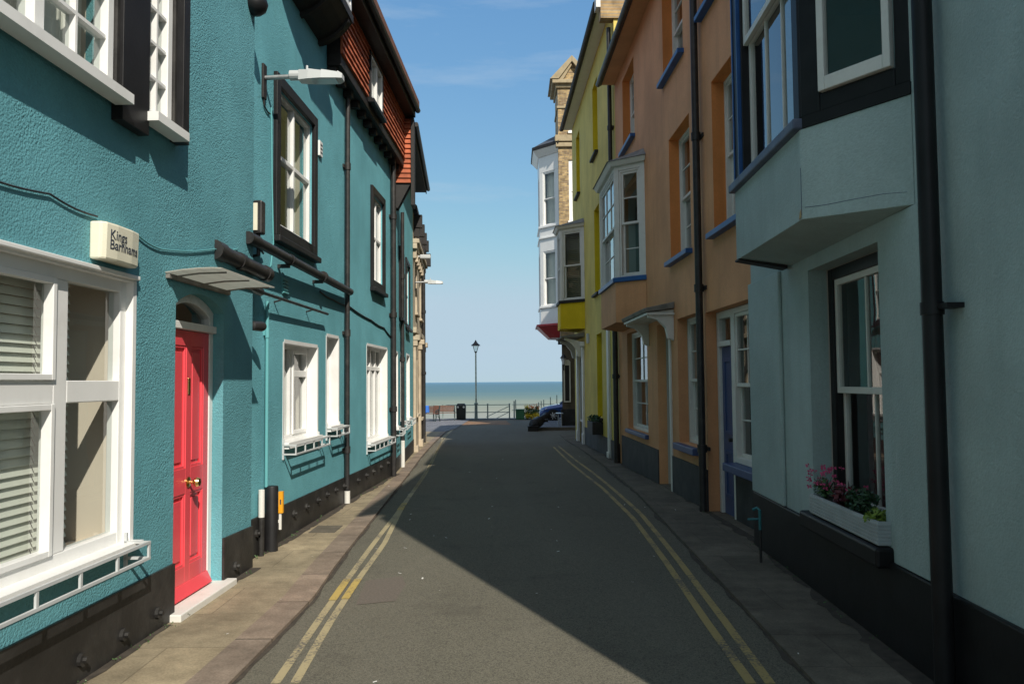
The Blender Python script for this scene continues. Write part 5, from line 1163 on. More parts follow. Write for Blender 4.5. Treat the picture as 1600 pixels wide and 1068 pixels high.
# ================================================================== GROUND
def asphalt():
    m, nt, N, L = nodes('worn_asphalt')
    out = N('ShaderNodeOutputMaterial'); b = N('ShaderNodeBsdfPrincipled'); L(b.outputs[0], out.inputs[0])
    pos = N('ShaderNodeNewGeometry').outputs['Position']
    def noise(s, d=5, r=0.6, sc3=None):
        v = pos
        if sc3: mp = N('ShaderNodeMapping'); mp.inputs['Scale'].default_value = sc3; L(pos, mp.inputs[0]); v = mp.outputs[0]
        n = N('ShaderNodeTexNoise'); n.inputs['Scale'].default_value = s; n.inputs['Detail'].default_value = d; n.inputs['Roughness'].default_value = r; L(v, n.inputs['Vector']); return n.outputs[0]
    def rng(x, a, c, lo, hi):
        r = N('ShaderNodeMapRange'); r.inputs[1].default_value = a; r.inputs[2].default_value = c; r.inputs[3].default_value = lo; r.inputs[4].default_value = hi; L(x, r.inputs[0]); return r.outputs[0]
    def mixc(f, a, c, mode='MIX'):
        x = N('ShaderNodeMix'); x.data_type = 'RGBA'; x.blend_type = mode; L(f, x.inputs[0])
        for i, q in ((6, a), (7, c)):
            if isinstance(q, tuple): x.inputs[i].default_value = (*q, 1)
            else: L(q, x.inputs[i])
        return x.outputs[2]
    c = mixc(rng(noise(0.35, 6, 0.6, (1, 0.5, 1)), 0.35, 0.65, 0, 1), (0.09, 0.084, 0.062), (0.13, 0.121, 0.09))
    v = N('ShaderNodeTexVoronoi'); v.inputs['Scale'].default_value = 190; L(pos, v.inputs['Vector'])
    c = mixc(rng(v.outputs['Color'], 0.3, 0.95, 0.0, 0.8), c, (0.2, 0.185, 0.145))
    v3 = N('ShaderNodeTexVoronoi'); v3.inputs['Scale'].default_value = 120; L(pos, v3.inputs['Vector'])
    c = mixc(rng(v3.outputs['Color'], 0.6, 0.75, 0.0, 0.6), c, (0.05, 0.047, 0.038))
    c = mixc(rng(noise(1.1, 7, 0.68), 0.56, 0.7, 0, 0.45), c, (0.06, 0.054, 0.043))
    c = mixc(rng(noise(0.5, 4, 0.55, (2.2, 0.25, 1)), 0.5, 0.68, 0, 0.28), c, (0.16, 0.148, 0.118))
    w = N('ShaderNodeTexVoronoi'); w.feature = 'DISTANCE_TO_EDGE'; w.inputs['Scale'].default_value = 0.33
    nz = N('ShaderNodeTexNoise'); nz.inputs['Scale'].default_value = 2.5; L(pos, nz.inputs['Vector'])
    mm = N('ShaderNodeMix'); mm.data_type = 'RGBA'; mm.inputs[0].default_value = 0.12; L(pos, mm.inputs[6]); L(nz.outputs['Color'], mm.inputs[7]); L(mm.outputs[2], w.inputs['Vector'])
    crack = rng(w.outputs['Distance'], 0.0, 0.005, 0.14, 0.0)
    c = mixc(crack, c, (0.035, 0.032, 0.028))
    L(c, b.inputs['Base Color']); b.inputs['Roughness'].default_value = 0.85; b.inputs['Specular IOR Level'].default_value = 0.25
    bp = N('ShaderNodeBump'); bp.inputs['Strength'].default_value = 0.4; bp.inputs['Distance'].default_value = 0.003; L(v.outputs['Distance'], bp.inputs['Height']); L(bp.outputs[0], b.inputs['Normal'])
    return m


def slabmat(name, c1, c2, bw, bh, mort=0.012, mc=(0.06, 0.05, 0.04)):
    m, nt, N, L = nodes(name)
    out = N('ShaderNodeOutputMaterial'); b = N('ShaderNodeBsdfPrincipled'); L(b.outputs[0], out.inputs[0])
    pos = N('ShaderNodeNewGeometry').outputs['Position']
    t = N('ShaderNodeTexBrick'); L(pos, t.inputs['Vector'])
    t.inputs['Color1'].default_value = (*c1, 1); t.inputs['Color2'].default_value = (*c2, 1); t.inputs['Mortar'].default_value = (*mc, 1); t.inputs['Scale'].default_value = 1
    t.inputs['Brick Width'].default_value = bw; t.inputs['Row Height'].default_value = bh; t.inputs['Mortar Size'].default_value = mort; t.inputs['Mortar Smooth'].default_value = 0.5
    last = t.outputs[0]
    for s, lo, hi, a, c in ((1.6, 0.65, 1.25, 0.3, 0.7), (70, 0.75, 1.2, 0.3, 0.7), (6, 0.8, 1.1, 0.35, 0.65)):
        n = N('ShaderNodeTexNoise'); n.inputs['Scale'].default_value = s; n.inputs['Detail'].default_value = 7; n.inputs['Roughness'].default_value = 0.65; L(pos, n.inputs['Vector'])
        r = N('ShaderNodeMapRange'); r.inputs[1].default_value = a; r.inputs[2].default_value = c; r.inputs[3].default_value = lo; r.inputs[4].default_value = hi; L(n.outputs[0], r.inputs[0])
        x = N('ShaderNodeMix'); x.data_type = 'RGBA'; x.blend_type = 'MULTIPLY'; x.inputs[0].default_value = 1; L(last, x.inputs[6]); L(r.outputs[0], x.inputs[7]); last = x.outputs[2]
    L(last, b.inputs['Base Color']); b.inputs['Roughness'].default_value = 0.85; b.inputs['Specular IOR Level'].default_value = 0.25
    bp = N('ShaderNodeBump'); bp.inputs['Strength'].default_value = 0.5; bp.inputs['Distance'].default_value = 0.006; L(n.outputs[0], bp.inputs['Height']); L(bp.outputs[0], b.inputs['Normal'])
    return m


M['asphalt'] = asphalt()
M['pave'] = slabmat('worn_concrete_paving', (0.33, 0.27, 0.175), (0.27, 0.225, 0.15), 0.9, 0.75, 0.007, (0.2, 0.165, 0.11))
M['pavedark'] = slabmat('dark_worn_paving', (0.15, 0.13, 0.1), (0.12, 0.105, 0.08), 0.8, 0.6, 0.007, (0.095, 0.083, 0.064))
M['kerb'] = slabmat('reddish_granite_kerb', (0.26, 0.2, 0.15), (0.22, 0.175, 0.135), 3.0, 0.9, 0.01)
M['setts'] = slabmat('orange_brick_paving', (0.36, 0.2, 0.1), (0.28, 0.16, 0.085), 0.22, 0.11)
M['flag'] = slabmat('blue_grey_paving', (0.2, 0.2, 0.215), (0.17, 0.175, 0.19), 0.6, 0.6)


def linemat(name, col, wear):
    m, nt, N, L = nodes(name)
    out = N('ShaderNodeOutputMaterial'); b = N('ShaderNodeBsdfPrincipled'); L(b.outputs[0], out.inputs[0])
    pos = N('ShaderNodeNewGeometry').outputs['Position']
    n = N('ShaderNodeTexNoise'); n.inputs['Scale'].default_value = 45; n.inputs['Detail'].default_value = 6; n.inputs['Roughness'].default_value = 0.7; L(pos, n.inputs['Vector'])
    n2 = N('ShaderNodeTexNoise'); n2.inputs['Scale'].default_value = 2.5; n2.inputs['Detail'].default_value = 4; L(pos, n2.inputs['Vector'])
    a = N('ShaderNodeMath'); a.operation = 'MULTIPLY_ADD'; L(n2.outputs[0], a.inputs[0]); a.inputs[1].default_value = 0.7; L(n.outputs[0], a.inputs[2])
    r = N('ShaderNodeMapRange'); r.inputs[1].default_value = wear; r.inputs[2].default_value = wear + 0.16; r.inputs[3].default_value = 1; r.inputs[4].default_value = 0; L(a.outputs[0], r.inputs[0])
    x = N('ShaderNodeMix'); x.data_type = 'RGBA'; L(r.outputs[0], x.inputs[0]); x.inputs[6].default_value = (0.105, 0.095, 0.08, 1); x.inputs[7].default_value = (*col, 1); L(x.outputs[2], b.inputs['Base Color']); b.inputs['Roughness'].default_value = 0.75
    return m
M['patchasphalt'] = mat('pinkish_tarmac_patch', (0.125, 0.105, 0.085), 0.85, 0.2, 60, bump=0.4, bscale=150, bdist=0.003)
M['line'] = linemat('faded_yellow_road_paint', (0.36, 0.3, 0.17), 0.86)
M['linebright'] = linemat('fresh_yellow_road_paint', (0.44, 0.32, 0.09), 0.84)
RD = -0.022


def strip(name, left, right, ys, z, m, kind='structure', skirt=None):
    mb = MB(); b = 0; n = len(ys)
    for y in ys: mb.v += [Vector((left(y), y, gz(y) + z)), Vector((right(y), y, gz(y) + z))]
    for i in range(n - 1): mb.f.append([2 * i, 2 * i + 1, 2 * i + 3, 2 * i + 2])
    if skirt:
        side, dz = skirt; k0 = len(mb.v); off = 0 if side == 'L' else 1
        for y in ys: mb.v.append(Vector(((left if side == 'L' else right)(y), y, gz(y) + z - dz)))
        for i in range(n - 1): mb.f.append([2 * i + off, 2 * i + 2 + off, k0 + i + 1, k0 + i])
    o = mb.build(name, m, None, loc=(0, 0, 0)); o['kind'] = kind; return o


def interp(pts):
    pts = sorted(pts)
    def f(y):
        if y <= pts[0][0]: (y0, x0), (y1, x1) = pts[0], pts[1]
        elif y >= pts[-1][0]: return pts[-1][1]
        else:
            for (y0, x0), (y1, x1) in zip(pts, pts[1:]):
                if y0 <= y <= y1: break
        return x0 + (x1 - x0) * (y - y0) / (y1 - y0)
    return f
def track(pix, dz=RD): return [(g.y, g.x) for g in (on_ground(x, y, dz) for x, y in pix)]
ys = [-8 + 0.5 * i for i in range(int((50.4 + 8) / 0.5) + 1)]
strip('road', lambda y: -40 if y > 44 or y < -7 else -6, lambda y: 40, ys, RD, M['asphalt'])
KL = track([(400, 1029), (488, 939), (522, 889), (585, 809), (610, 777), (635, 746), (660, 712), (680, 690), (692, 679), (700, 671)]); kl = interp(KL)
YKL = 33.5
ysl = [y for y in ys if y <= YKL]
kw = lambda y: 0.25 - max(0, y - 4) * 0.003
strip('left_pavement', lambda y: -4.2, lambda y: kl(y) - kw(y) + 0.004, ysl, 0.0, M['pave'])
strip('left_kerb', lambda y: kl(y) - kw(y), kl, ysl, 0.004, M['kerb'], skirt=('R', 0.09))
strip('corner_paving', lambda y: -16, lambda y: kl(YKL) + (0.2 if y > YKL + .1 else 0) + 0.0 * y, [YKL + 0.002, 36, 40, 44, 48, 50.3], 0.0, M['flag'], skirt=('R', 0.1))
KR = track([(1257, 1054), (1130, 916), (1056, 836), (990, 766), (935, 721), (900, 697), (884, 688)]); kr = interp(KR)
ysr = [y for y in ys if 0.2 <= y <= 30]
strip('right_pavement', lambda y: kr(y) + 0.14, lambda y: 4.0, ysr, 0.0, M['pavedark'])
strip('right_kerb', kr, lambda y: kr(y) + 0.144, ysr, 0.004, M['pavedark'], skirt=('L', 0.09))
g0 = on_ground(828, 668, 0.0); g1 = on_ground(905, 667, 0)
strip('pub_terrace', lambda y: 0.95, lambda y: 40, [34.2, 38, 42.5], 0.1, M['flag'], skirt=('L', 0.2))
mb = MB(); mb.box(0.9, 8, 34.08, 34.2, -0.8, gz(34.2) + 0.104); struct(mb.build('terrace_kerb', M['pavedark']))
strip('promenade', lambda y: -40, lambda y: 40, [48.6, 49.5, 50.4], 0.02, M['flag'])
strip('brick_crossing', lambda y: -4.2, lambda y: -0.4 + (47.0 - y) * 0.05, [40.5, 42, 44, 46.8], RD + 0.004, M['setts'])

# painted double yellow lines
def line(name, pix, w, m, dz=RD + 0.004):
    f = interp(track(pix, RD)); y0 = min(p[0] for p in track(pix, RD)); y1 = max(p[0] for p in track(pix, RD)); n = max(2, int((y1 - y0) / 0.4)); yy = [y0 + (y1 - y0) * i / n for i in range(n + 1)]
    return strip(name, lambda y: f(y) - w / 2, lambda y: f(y) + w / 2, yy, dz, m)
LA = [(430, 1068), (493, 976), (543, 905), (583, 850), (618, 805), (652, 758), (668, 733), (685, 700), (692, 686), (700, 677)]
LB_ = [(460, 1068), (513, 976), (557, 909), (600, 850), (629, 792), (664, 742), (677, 718), (690, 690), (697, 681), (706, 673)]
line('yellow_line', LA, 0.055, M['line']); line('yellow_line', LB_, 0.055, M['line'])
def patch(pix0, pix1, f_pix):
    f = interp(track(f_pix, RD)); a, b = on_ground(*pix0, RD).y, on_ground(*pix1, RD).y; a, b = min(a, b), max(a, b); yy = [a + (b - a) * i / 6 for i in range(7)]
    strip('yellow_line_patch', lambda y: f(y) - 0.032, lambda y: f(y) + 0.032, yy, RD + 0.008, M['linebright'])
patch((525, 938), (548, 905), LA); patch((545, 936), (562, 905), LB_); patch((617, 797), (626, 786), LA); patch((630, 797), (636, 786), LB_)
RA = [(1204, 1068), (1130, 967), (1050, 862), (1000, 801), (950, 757), (925, 737), (900, 719), (873, 697)]
RB = [(1174, 1068), (1108, 977), (1040, 877), (990, 810), (940, 761), (915, 742), (890, 722), (865, 698)]
M['line2'] = linemat('yellow_road_paint', (0.36, 0.27, 0.1), 0.84); line('yellow_line', RA, 0.06, M['line2']); line('yellow_line', RB, 0.06, M['line2'])
line('yellow_line', [(690, 686), (700, 677), (709, 669), (716, 663)], 0.1, M['line'])
pt0 = [on_ground(x, y, RD + 0.003) for x, y in ((572, 906), (628, 899), (634, 912), (618, 938), (556, 944))]
struct(MB().face(pt0).build('road_patch', M['patchasphalt']))
# utility cover and small litter
c = on_ground(655, 815, 0.0)
mb = MB(); mb.box(-2.35, -2.05, 9.2, 9.65, gz(9.4) - 0.1, gz(9.4) + 0.006); o = mb.build('access_cover', M['pavedark']); tag(o, 'small worn metal access cover in the left pavement', 'access cover')
random.seed(3)
mb = MB()
for _ in range(70):
    x, y = random.uniform(-2.2, 2.3), random.uniform(3.4, 20); q = Vector((x, y, gz(y) + RD + 0.006)) if kl(y) + .1 < x < kr(y) - .1 else Vector((x, y, gz(y) + 0.008)); s_ = random.uniform(0.006, 0.016); an = random.random() * 6
    u = Vector((math.cos(an), math.sin(an), 0.2)) * s_; v = Vector((-math.sin(an), math.cos(an), 0.1)) * s_ * 0.5; mb.face([q - u - v, q + u - v, q + u + v, q - u + v])
o = mb.build('litter', M['oldwhite']); o['kind'] = 'stuff'; o['label'] = 'scattered pale scraps on road and pavement'
# trodden dirt along the wall feet and in the gutters
M['grime'] = mat('damp_street_grime', (0.055, 0.045, 0.034), 0.95, 0.35, 12, bump=0.5, bscale=60)
def grime(base, side, y0, y1, w, z, seed):
    random.seed(seed); mb = MB(); y = y0; pts = []
    ww = w
    while y < y1:
        ww = max(0.012, min(w * 1.8, ww + random.uniform(-0.5, 0.5) * w)); pts.append((y, ww)); y += random.uniform(0.05, 0.16)
    for (ya, wa), (yb, wb) in zip(pts, pts[1:]):
        mb.face([(base(ya), ya, gz(ya) + z), (base(ya) + side * wa, ya, gz(ya) + z), (base(yb) + side * wb, yb, gz(yb) + z), (base(yb), yb, gz(yb) + z)])
    return mb
for k, args in enumerate(((fL1, 1, 2.5, 5.8, 0.045, 0.004, 1), (fL1, 1, 6.85, 7.5, 0.07, 0.004, 2), (fL2, 1, 7.5, 15.7, 0.07, 0.004, 3), (fR1, -1, 3.0, 8.3, 0.09, 0.004, 4), (fO, -1, 8.3, 24, 0.07, 0.004, 5), (kl, 1, 3.0, 30, 0.022, RD + 0.0035, 6), (kr, -1, 4.0, 26, 0.035, RD + 0.0035, 7))):
    o = grime(*args).build('grime', M['grime'], None, loc=(0, 0, 0)); o['kind'] = 'stuff'; o['label'] = 'damp dirt gathered along the foot of a wall or kerb'
random.seed(11)
# weeds and dirt along the wall feet
mb = MB()
for W, a0, a1 in ((W1, 6.0, 10.4), (W2, 0.2, 7), (V1, 3.5, 8.0), (V2, 0.3, 8)):
    for _ in range(26):
        a = random.uniform(a0, a1); q = W.p(a, random.uniform(0.03, 0.09), 0); q.z = gz(q.y); leaves(mb, q + Vector((0, 0, 0.015)), (0.04, 0.03, 0.02), random.randint(2, 5), 0.009)
o = mb.build('weeds', M['leaf']); o['kind'] = 'stuff'; o['label'] = 'small weeds growing along the feet of the walls'

# ================================================================== SEA FRONT
mb = MB(); mb.box(-60, 60, 50.4, 51.2, -20, gz(50) - 0.04); struct(mb.build('cliff_edge', M['stone']))
def seamat():
    m, nt, N, L = nodes('sea_water')
    out = N('ShaderNodeOutputMaterial'); b = N('ShaderNodeBsdfPrincipled'); L(b.outputs[0], out.inputs[0])
    pos = N('ShaderNodeNewGeometry').outputs['Position']; sp = N('ShaderNodeSeparateXYZ'); L(pos, sp.inputs[0])
    lg = N('ShaderNodeMath'); lg.operation = 'LOGARITHM'; L(sp.outputs[1], lg.inputs[0]); lg.inputs[1].default_value = 10
    mp = N('ShaderNodeMapping'); mp.inputs['Scale'].default_value = (0.0015, 0.006, 1); L(pos, mp.inputs[0])
    n = N('ShaderNodeTexNoise'); n.inputs['Scale'].default_value = 1.0; n.inputs['Detail'].default_value = 6; L(mp.outputs[0], n.inputs['Vector'])
    a = N('ShaderNodeMath'); a.operation = 'MULTIPLY_ADD'; L(n.outputs[0], a.inputs[0]); a.inputs[1].default_value = 0.25; L(lg.outputs[0], a.inputs[2])
    r = N('ShaderNodeMapRange'); r.inputs[1].default_value = 2.5; r.inputs[2].default_value = 4.6; L(a.outputs[0], r.inputs[0])
    cr = N('ShaderNodeValToRGB'); L(r.outputs[0], cr.inputs[0]); e = cr.color_ramp.elements
    e[0].position = 0.0; e[0].color = (0.36, 0.42, 0.43, 1); e[1].position = 1; e[1].color = (0.12, 0.24, 0.34, 1)
    for p, c in ((0.10, (0.3, 0.305, 0.27, 1)), (0.16, (0.26, 0.27, 0.21, 1)), (0.22, (0.215, 0.25, 0.2, 1)), (0.28, (0.145, 0.21, 0.195, 1)), (0.38, (0.095, 0.175, 0.2, 1)), (0.6, (0.09, 0.175, 0.225, 1))): q = e.new(p); q.color = c
    mp2 = N('ShaderNodeMapping'); mp2.inputs['Scale'].default_value = (0.02, 0.12, 1); L(pos, mp2.inputs[0])
    n2 = N('ShaderNodeTexNoise'); n2.inputs['Scale'].default_value = 1.0; n2.inputs['Detail'].default_value = 4; L(mp2.outputs[0], n2.inputs['Vector'])
    r2 = N('ShaderNodeMapRange'); r2.inputs[1].default_value = 0.73; r2.inputs[2].default_value = 0.78; r2.inputs[3].default_value = 0; r2.inputs[4].default_value = 0.5; L(n2.outputs[0], r2.inputs[0])
    x = N('ShaderNodeMix'); x.data_type = 'RGBA'; L(r2.outputs[0], x.inputs[0]); L(cr.outputs[0], x.inputs[6]); x.inputs[7].default_value = (0.6, 0.63, 0.63, 1)
    L(x.outputs[2], b.inputs['Base Color']); b.inputs['Roughness'].default_value = 0.6; b.inputs['Specular IOR Level'].default_value = 0.12
    return m
M['sea'] = seamat()
mb = MB(); mb.face([(-30000, 51.0, -16), (30000, 51.0, -16), (60000, 60000, -16), (-60000, 60000, -16)]); struct(mb.build('sea', M['sea'], None, loc=(0, 0, -16)))
mb = MB(); mb.face([(-70, -60, -0.75), (70, -60, -0.75), (70, 50.5, -0.85), (-70, 50.5, -0.85)]); struct(mb.build('ground', M['asphalt'], None, loc=(0, 0, -0.8)))

# promenade railing, every post its own part
YR = 49.9; zr0 = gz(50) + 0.02
RA_ = thing('promenade_railing', 'grey green tubular railing along the sea front', 'railing', (-2.5, YR, zr0))
xs = [-9.5, -7.6] + [at_y(x, 640, YR).x for x in (692, 743.5, 762, 796)]
HR = at_y(720, 632.5, YR).z - zr0; HM = at_y(720, 644, YR).z - zr0
mb = MB()
for z in (HR, HM): mb.tube([(xs[0], YR, zr0 + z), (xs[-1], YR, zr0 + z)], 0.022, 8)
mb.build('rail', M['railgreen'], RA_, smooth=True)
p0 = MB().lathe((xs[0], YR, zr0 - 0.05), [(0.06, 0), (0.045, 0.1), (0.04, HR + 0.04), (0.055, HR + 0.06), (0.05, HR + 0.12), (0, HR + 0.14)], 10).build('post', M['railgreen'], RA_, smooth=True)
for x in xs[1:]:
    c = p0.copy(); C.objects.link(c); c.parent = RA_; c.location = (x - xs[0], 0, 0)
# stair handrail going down beside it
SR = thing('stair_railing', 'slanting handrail of the steps down to the beach', 'railing', (at_y(796, 640, 50.2).x, 50.2, zr0))
mb = MB(); pT = at_y(796, 634, 50.3); pB = at_y(760, 651, 51.5); mb.tube([pT, pB], 0.022, 8); mb.tube([at_y(796, 643, 50.3), at_y(772, 655, 51.5)], 0.022, 8); mb.build('rail', M['railgreen'], SR, smooth=True)
mb = MB(); q = at_y(803.5, 650, 50.0); mb.lathe((q.x, q.y, zr0 - 0.05), [(0.05, 0), (0.04, HR + 0.25), (0, HR + 0.3)], 10); mb.build('post', M['railgreen'], SR, smooth=True)
mb = MB(); q = at_y(806.5, 650, 50.0); mb.tube([(q.x, q.y, zr0 - .05), (q.x - 0.03, q.y, zr0 + HR + 0.3)], 0.03, 8); mb.build('post', M['railgreen'], SR, smooth=True)
SF = thing('garden_fence', 'dark railing behind the yellow flower bed', 'railing', (2.5, YR, zr0))
x0, x1 = at_y(800, 640, YR).x, at_y(900, 640, YR).x
mb = MB(); mb.tube([(x0, YR, zr0 + HR), (x1, YR, zr0 + HR)], 0.02, 6); mb.tube([(x0, YR, zr0 + 0.5), (x1, YR, zr0 + 0.5)], 0.02, 6); mb.build('rail', M['railgreen'], SF)
for x, yt in ((841.5, 628), (845.5, 626), (849.5, 624), (860, 620), (870, 617)):
    q = at_y(x, yt, YR); MB().tube([(q.x, YR, zr0), (q.x, YR, q.z)], 0.03, 6).build('post', M['railgreen'], SF)
# lamp post
YL = 48.9; q = at_y(744, 655, YL); zl0 = gz(49) + 0.02; zt = at_y(743, 530, YL).z
LP = thing('lamp_post', 'tall pale green lamp post with a lantern head by the sea railing', 'lamp post', (q.x, YL, zl0))
hh = zt - zl0; k = hh / 5.0
zf = at_y(743, 631, YL).z - zl0; zj = at_y(743, 618, YL).z - zl0; zn = at_y(743, 550, YL).z - zl0
MB().lathe((q.x, YL, zl0), [(0.11, 0), (0.10, 0.1), (0.085, zf - 0.05), (0.12, zf), (0.12, zf + 0.06), (0.07, zf + 0.09)], 12).build('base', M['railgreen'], LP, smooth=True)
MB().lathe((q.x, YL, zl0 + zf + 0.08), [(0.06, 0), (0.05, zj - zf), (0.05, zj - zf + 0.1), (0.045, zn - zf - 0.1)], 12).build('column', M['post'], LP, smooth=True)
hb = zl0 + zn
MB().lathe((q.x, YL, hb - 0.05), [(0.05, 0), (0.09, 0.06), (0.1, 0.1)], 6).build('collar', M['pvc'], LP)
hl = (hh - zn); mb = MB()
for k in range(4):
    an = math.pi / 4 + k * math.pi / 2; u = Vector((math.cos(an), math.sin(an), 0)); mb.tube([Vector((q.x, YL, hb + .05)) + u * 0.1, Vector((q.x, YL, hb + hl * 0.52)) + u * 0.24], 0.014, 5)
mb.build('lantern_bars', M['pvc'], LP)
MB().lathe((q.x, YL, hb + 0.05), [(0.09, 0), (0.2, hl * 0.47)], 4).build('lantern_glass', M['glass'], LP)
MB().lathe((q.x, YL, hb + hl * 0.5), [(0.3, 0), (0.27, 0.05), (0.12, hl * 0.22), (0.09, hl * 0.3), (0.05, hl * 0.34), (0.05, hl * 0.4), (0.015, hl * 0.44), (0.0, hl * 0.5)], 10).build('lantern_roof', M['pvc'], LP, smooth=True)
# litter bin
YB = 48.5; x0, x1 = at_y(713, 640, YB).x, at_y(728, 640, YB).x; zb = gz(48.5) + 0.02; zt = at_y(720, 630, YB).z
T = thing('litter_bin', 'black dome topped litter bin by the sea railing', 'litter bin', ((x0 + x1) / 2, YB, zb)); cx = (x0 + x1) / 2; w = (x1 - x0) / 2; h = zt - zb
def rr(w, d, n=5): return [(cx + sx * (w - 0.08) + 0.08 * math.cos(a), YB + sy * (d - 0.08) + 0.08 * math.sin(a)) for sx, sy, b0 in ((1, 1, 0), (-1, 1, 90), (-1, -1, 180), (1, -1, 270)) for a in [R(b0 + 90 * i / n) for i in range(n + 1)]]
pl = rr(w * 0.95, w * 0.85); mb = MB(); pt = rr(w, w * 0.9); mb.hexa([(x, y, zb) for x, y in pl], [(x, y, zb + h * 0.66) for x, y in pt]); mb.build('body', M['binblack'], T)
mb = MB(); mb.hexa([(x, y, zb + h * 0.66 + .002) for x, y in pt], [(x, y, zb + h * 0.9) for x, y in pt]); mb.hexa([(x, y, zb + h * 0.9 + .002) for x, y in pt], [(cx + (x - cx) * 0.72, YB + (y - YB) * 0.6, zb + h) for x, y in pt]); mb.build('hood', M['binblack'], T)
mb = MB(); mb.box(cx - w * 0.62, cx + w * 0.62, YB - w * 0.9 - 0.004, YB - w * 0.9 + 0.05, zb + h * 0.7, zb + h * 0.84); mb.build('opening', M['dark'], T)
mb = MB()
for s_ in (-1, 1): mb.lathe((cx + s_ * w * 0.6, YB - w * 0.9 - 0.012, zb + h * 0.78), [(0.065, 0), (0.065, 0.012)], 12, (0, 1, 0))
mb.build('badge', M['oldwhite'], T)
mb = MB(); mb.hexa([(cx + (x - cx) * 1.02, YB + (y - YB) * 1.02, zb + h * 0.3) for x, y in pl], [(cx + (x - cx) * 1.03, YB + (y - YB) * 1.03, zb + h * 0.33) for x, y in pl]); mb.build('band', M['pvc'], T)

# benches
def bench(loc, label, w=1.25, rz=0.0):
    t = thing('park_bench', label, 'bench', (0, 0, 0), 'benches by the sea railing')
    for s_ in (-1, 1):
        x = s_ * w / 2; mb = MB()
        def arc(pts, r=0.034): mb.tube([Vector((x, p[0], p[1])) for p in pts], r, 6)
        r0 = 0.032; arc([(0.28, 0.0), (0.22, 0.2), (0.16, 0.42), (0.2, 0.65), (0.28, 0.88)]); arc([(-0.32, 0.0), (-0.22, 0.18), (-0.24, 0.4)]); arc([(0.18, 0.42), (-0.05, 0.39), (-0.26, 0.42)]); arc([(0.22, 0.66), (0.0, 0.64), (-0.22, 0.62), (-0.27, 0.56), (-0.22, 0.42)], 0.026); arc([(0.24, 0.12), (0.05, 0.28), (-0.15, 0.28), (-0.27, 0.1)], 0.018); arc([(0.15, 0.45), (0.0, 0.55), (-0.14, 0.5), (-0.2, 0.6)], 0.016)
        mb.build('end_frame', M['iron'], t, smooth=True)
    for k in range(5): MB().box(-w / 2 - 0.03, w / 2 + 0.03, -0.27 + k * 0.095, -0.195 + k * 0.095, 0.425, 0.455).build('seat_slat', M['benchwood'], t)
    for k in range(5): y = 0.17 + k * 0.025; z = 0.5 + k * 0.075; MB().box(-w / 2 - 0.03, w / 2 + 0.03, y, y + 0.025, z, z + 0.062).build('back_slat', M['benchwood'], t)
    t.location = loc; t.rotation_euler.z = rz; return t
q = at_y(694, 652, 47.6)
b1_ = bench((q.x, 47.6, gz(48) + 0.02), 'dark bench with a clear brown back beside the litter bin', rz=R(180))
b1_.rotation_euler.z = R(4)
q2 = at_y(666, 655, 46.4)
b2_ = dup(b1_, (q2.x + 0.12, 46.2, gz(46.4) + 0.01), 'second dark bench half hidden by the cream corner building', R(-20))
q = at_y(665.5, 643, 46.0); mb = MB(); n0 = 10
prof = [(-0.09, 0.3), (0.1, 0.3), (0.13, 0.0), (0.06, 0.03), (0.0, -0.02), (-0.07, 0.02), (-0.13, 0.0)]
base_ = Vector((q.x - 0.02, 46.12, gz(46) + 0.48)); mb.prism([base_ + Vector((x * 1.4, 0, z * 1.3)) for x, z in prof], (0, 0.05, 0)); mb.prism([base_ + Vector((x * 1.3, 0.03, z * 1.2 + 0.02)) for x, z in prof], (0.03, 0.2, 0.04))
o = mb.build('jacket', M['bluecloth'], bevel=0.02); tag(o, 'bright blue jacket hanging on the half hidden bench', 'jacket')

# green planter with yellow flowers, flower bed
def planter(x0, x1, Y, label, h):
    t = thing('planter_box', label, 'planter', ((x0 + x1) / 2, Y, gz(Y)))
    z = gz(Y); MB().box(x0, x1, Y - 0.35, Y + 0.35, z, z + h).build('box', M['greenbox'], t, bevel=0.02); MB().box(x0 - 0.03, x1 + 0.03, Y - 0.38, Y + 0.38, z + h + 0.002, z + h + 0.06).build('rim', M['greenbox'], t, bevel=0.01); return t
YP = 48.6; a, b = at_y(806, 640, YP).x, at_y(819, 640, YP).x
planter(a, b, YP, 'dark green planter box left of the yellow flowers', 0.55)
a, b = at_y(820, 640, YP).x, at_y(842, 640, YP).x; z = gz(YP)
for k in range(3):
    cx = a + (b - a) * (k + 0.5) / 3
    t = thing('flowering_shrub', ['yellow flowering clump nearest the green planter box', 'middle flowering clump with orange tops in the sea front bed', 'flowering clump beside the parked blue car'][k], 'shrub', (cx, YP, z), 'flowering clumps in the sea front bed')
    mb = MB(); leaves(mb, (cx, YP, z + 0.4), (0.2, 0.3, 0.42), 260, 0.07); mb.build('foliage', M['leaf'], t)
    mb = MB(); leaves(mb, (cx, YP - 0.1, z + 0.22), (0.22, 0.3, 0.2), 190, 0.06); mb.build('yellow_flowers', M['yellowpetal'], t)
    mb = MB(); leaves(mb, (cx, YP - 0.05, z + 0.75), (0.2, 0.28, 0.18), 60, 0.05); mb.build('orange_flowers', M['orangepetal' if k else 'yellowpetal'], t)

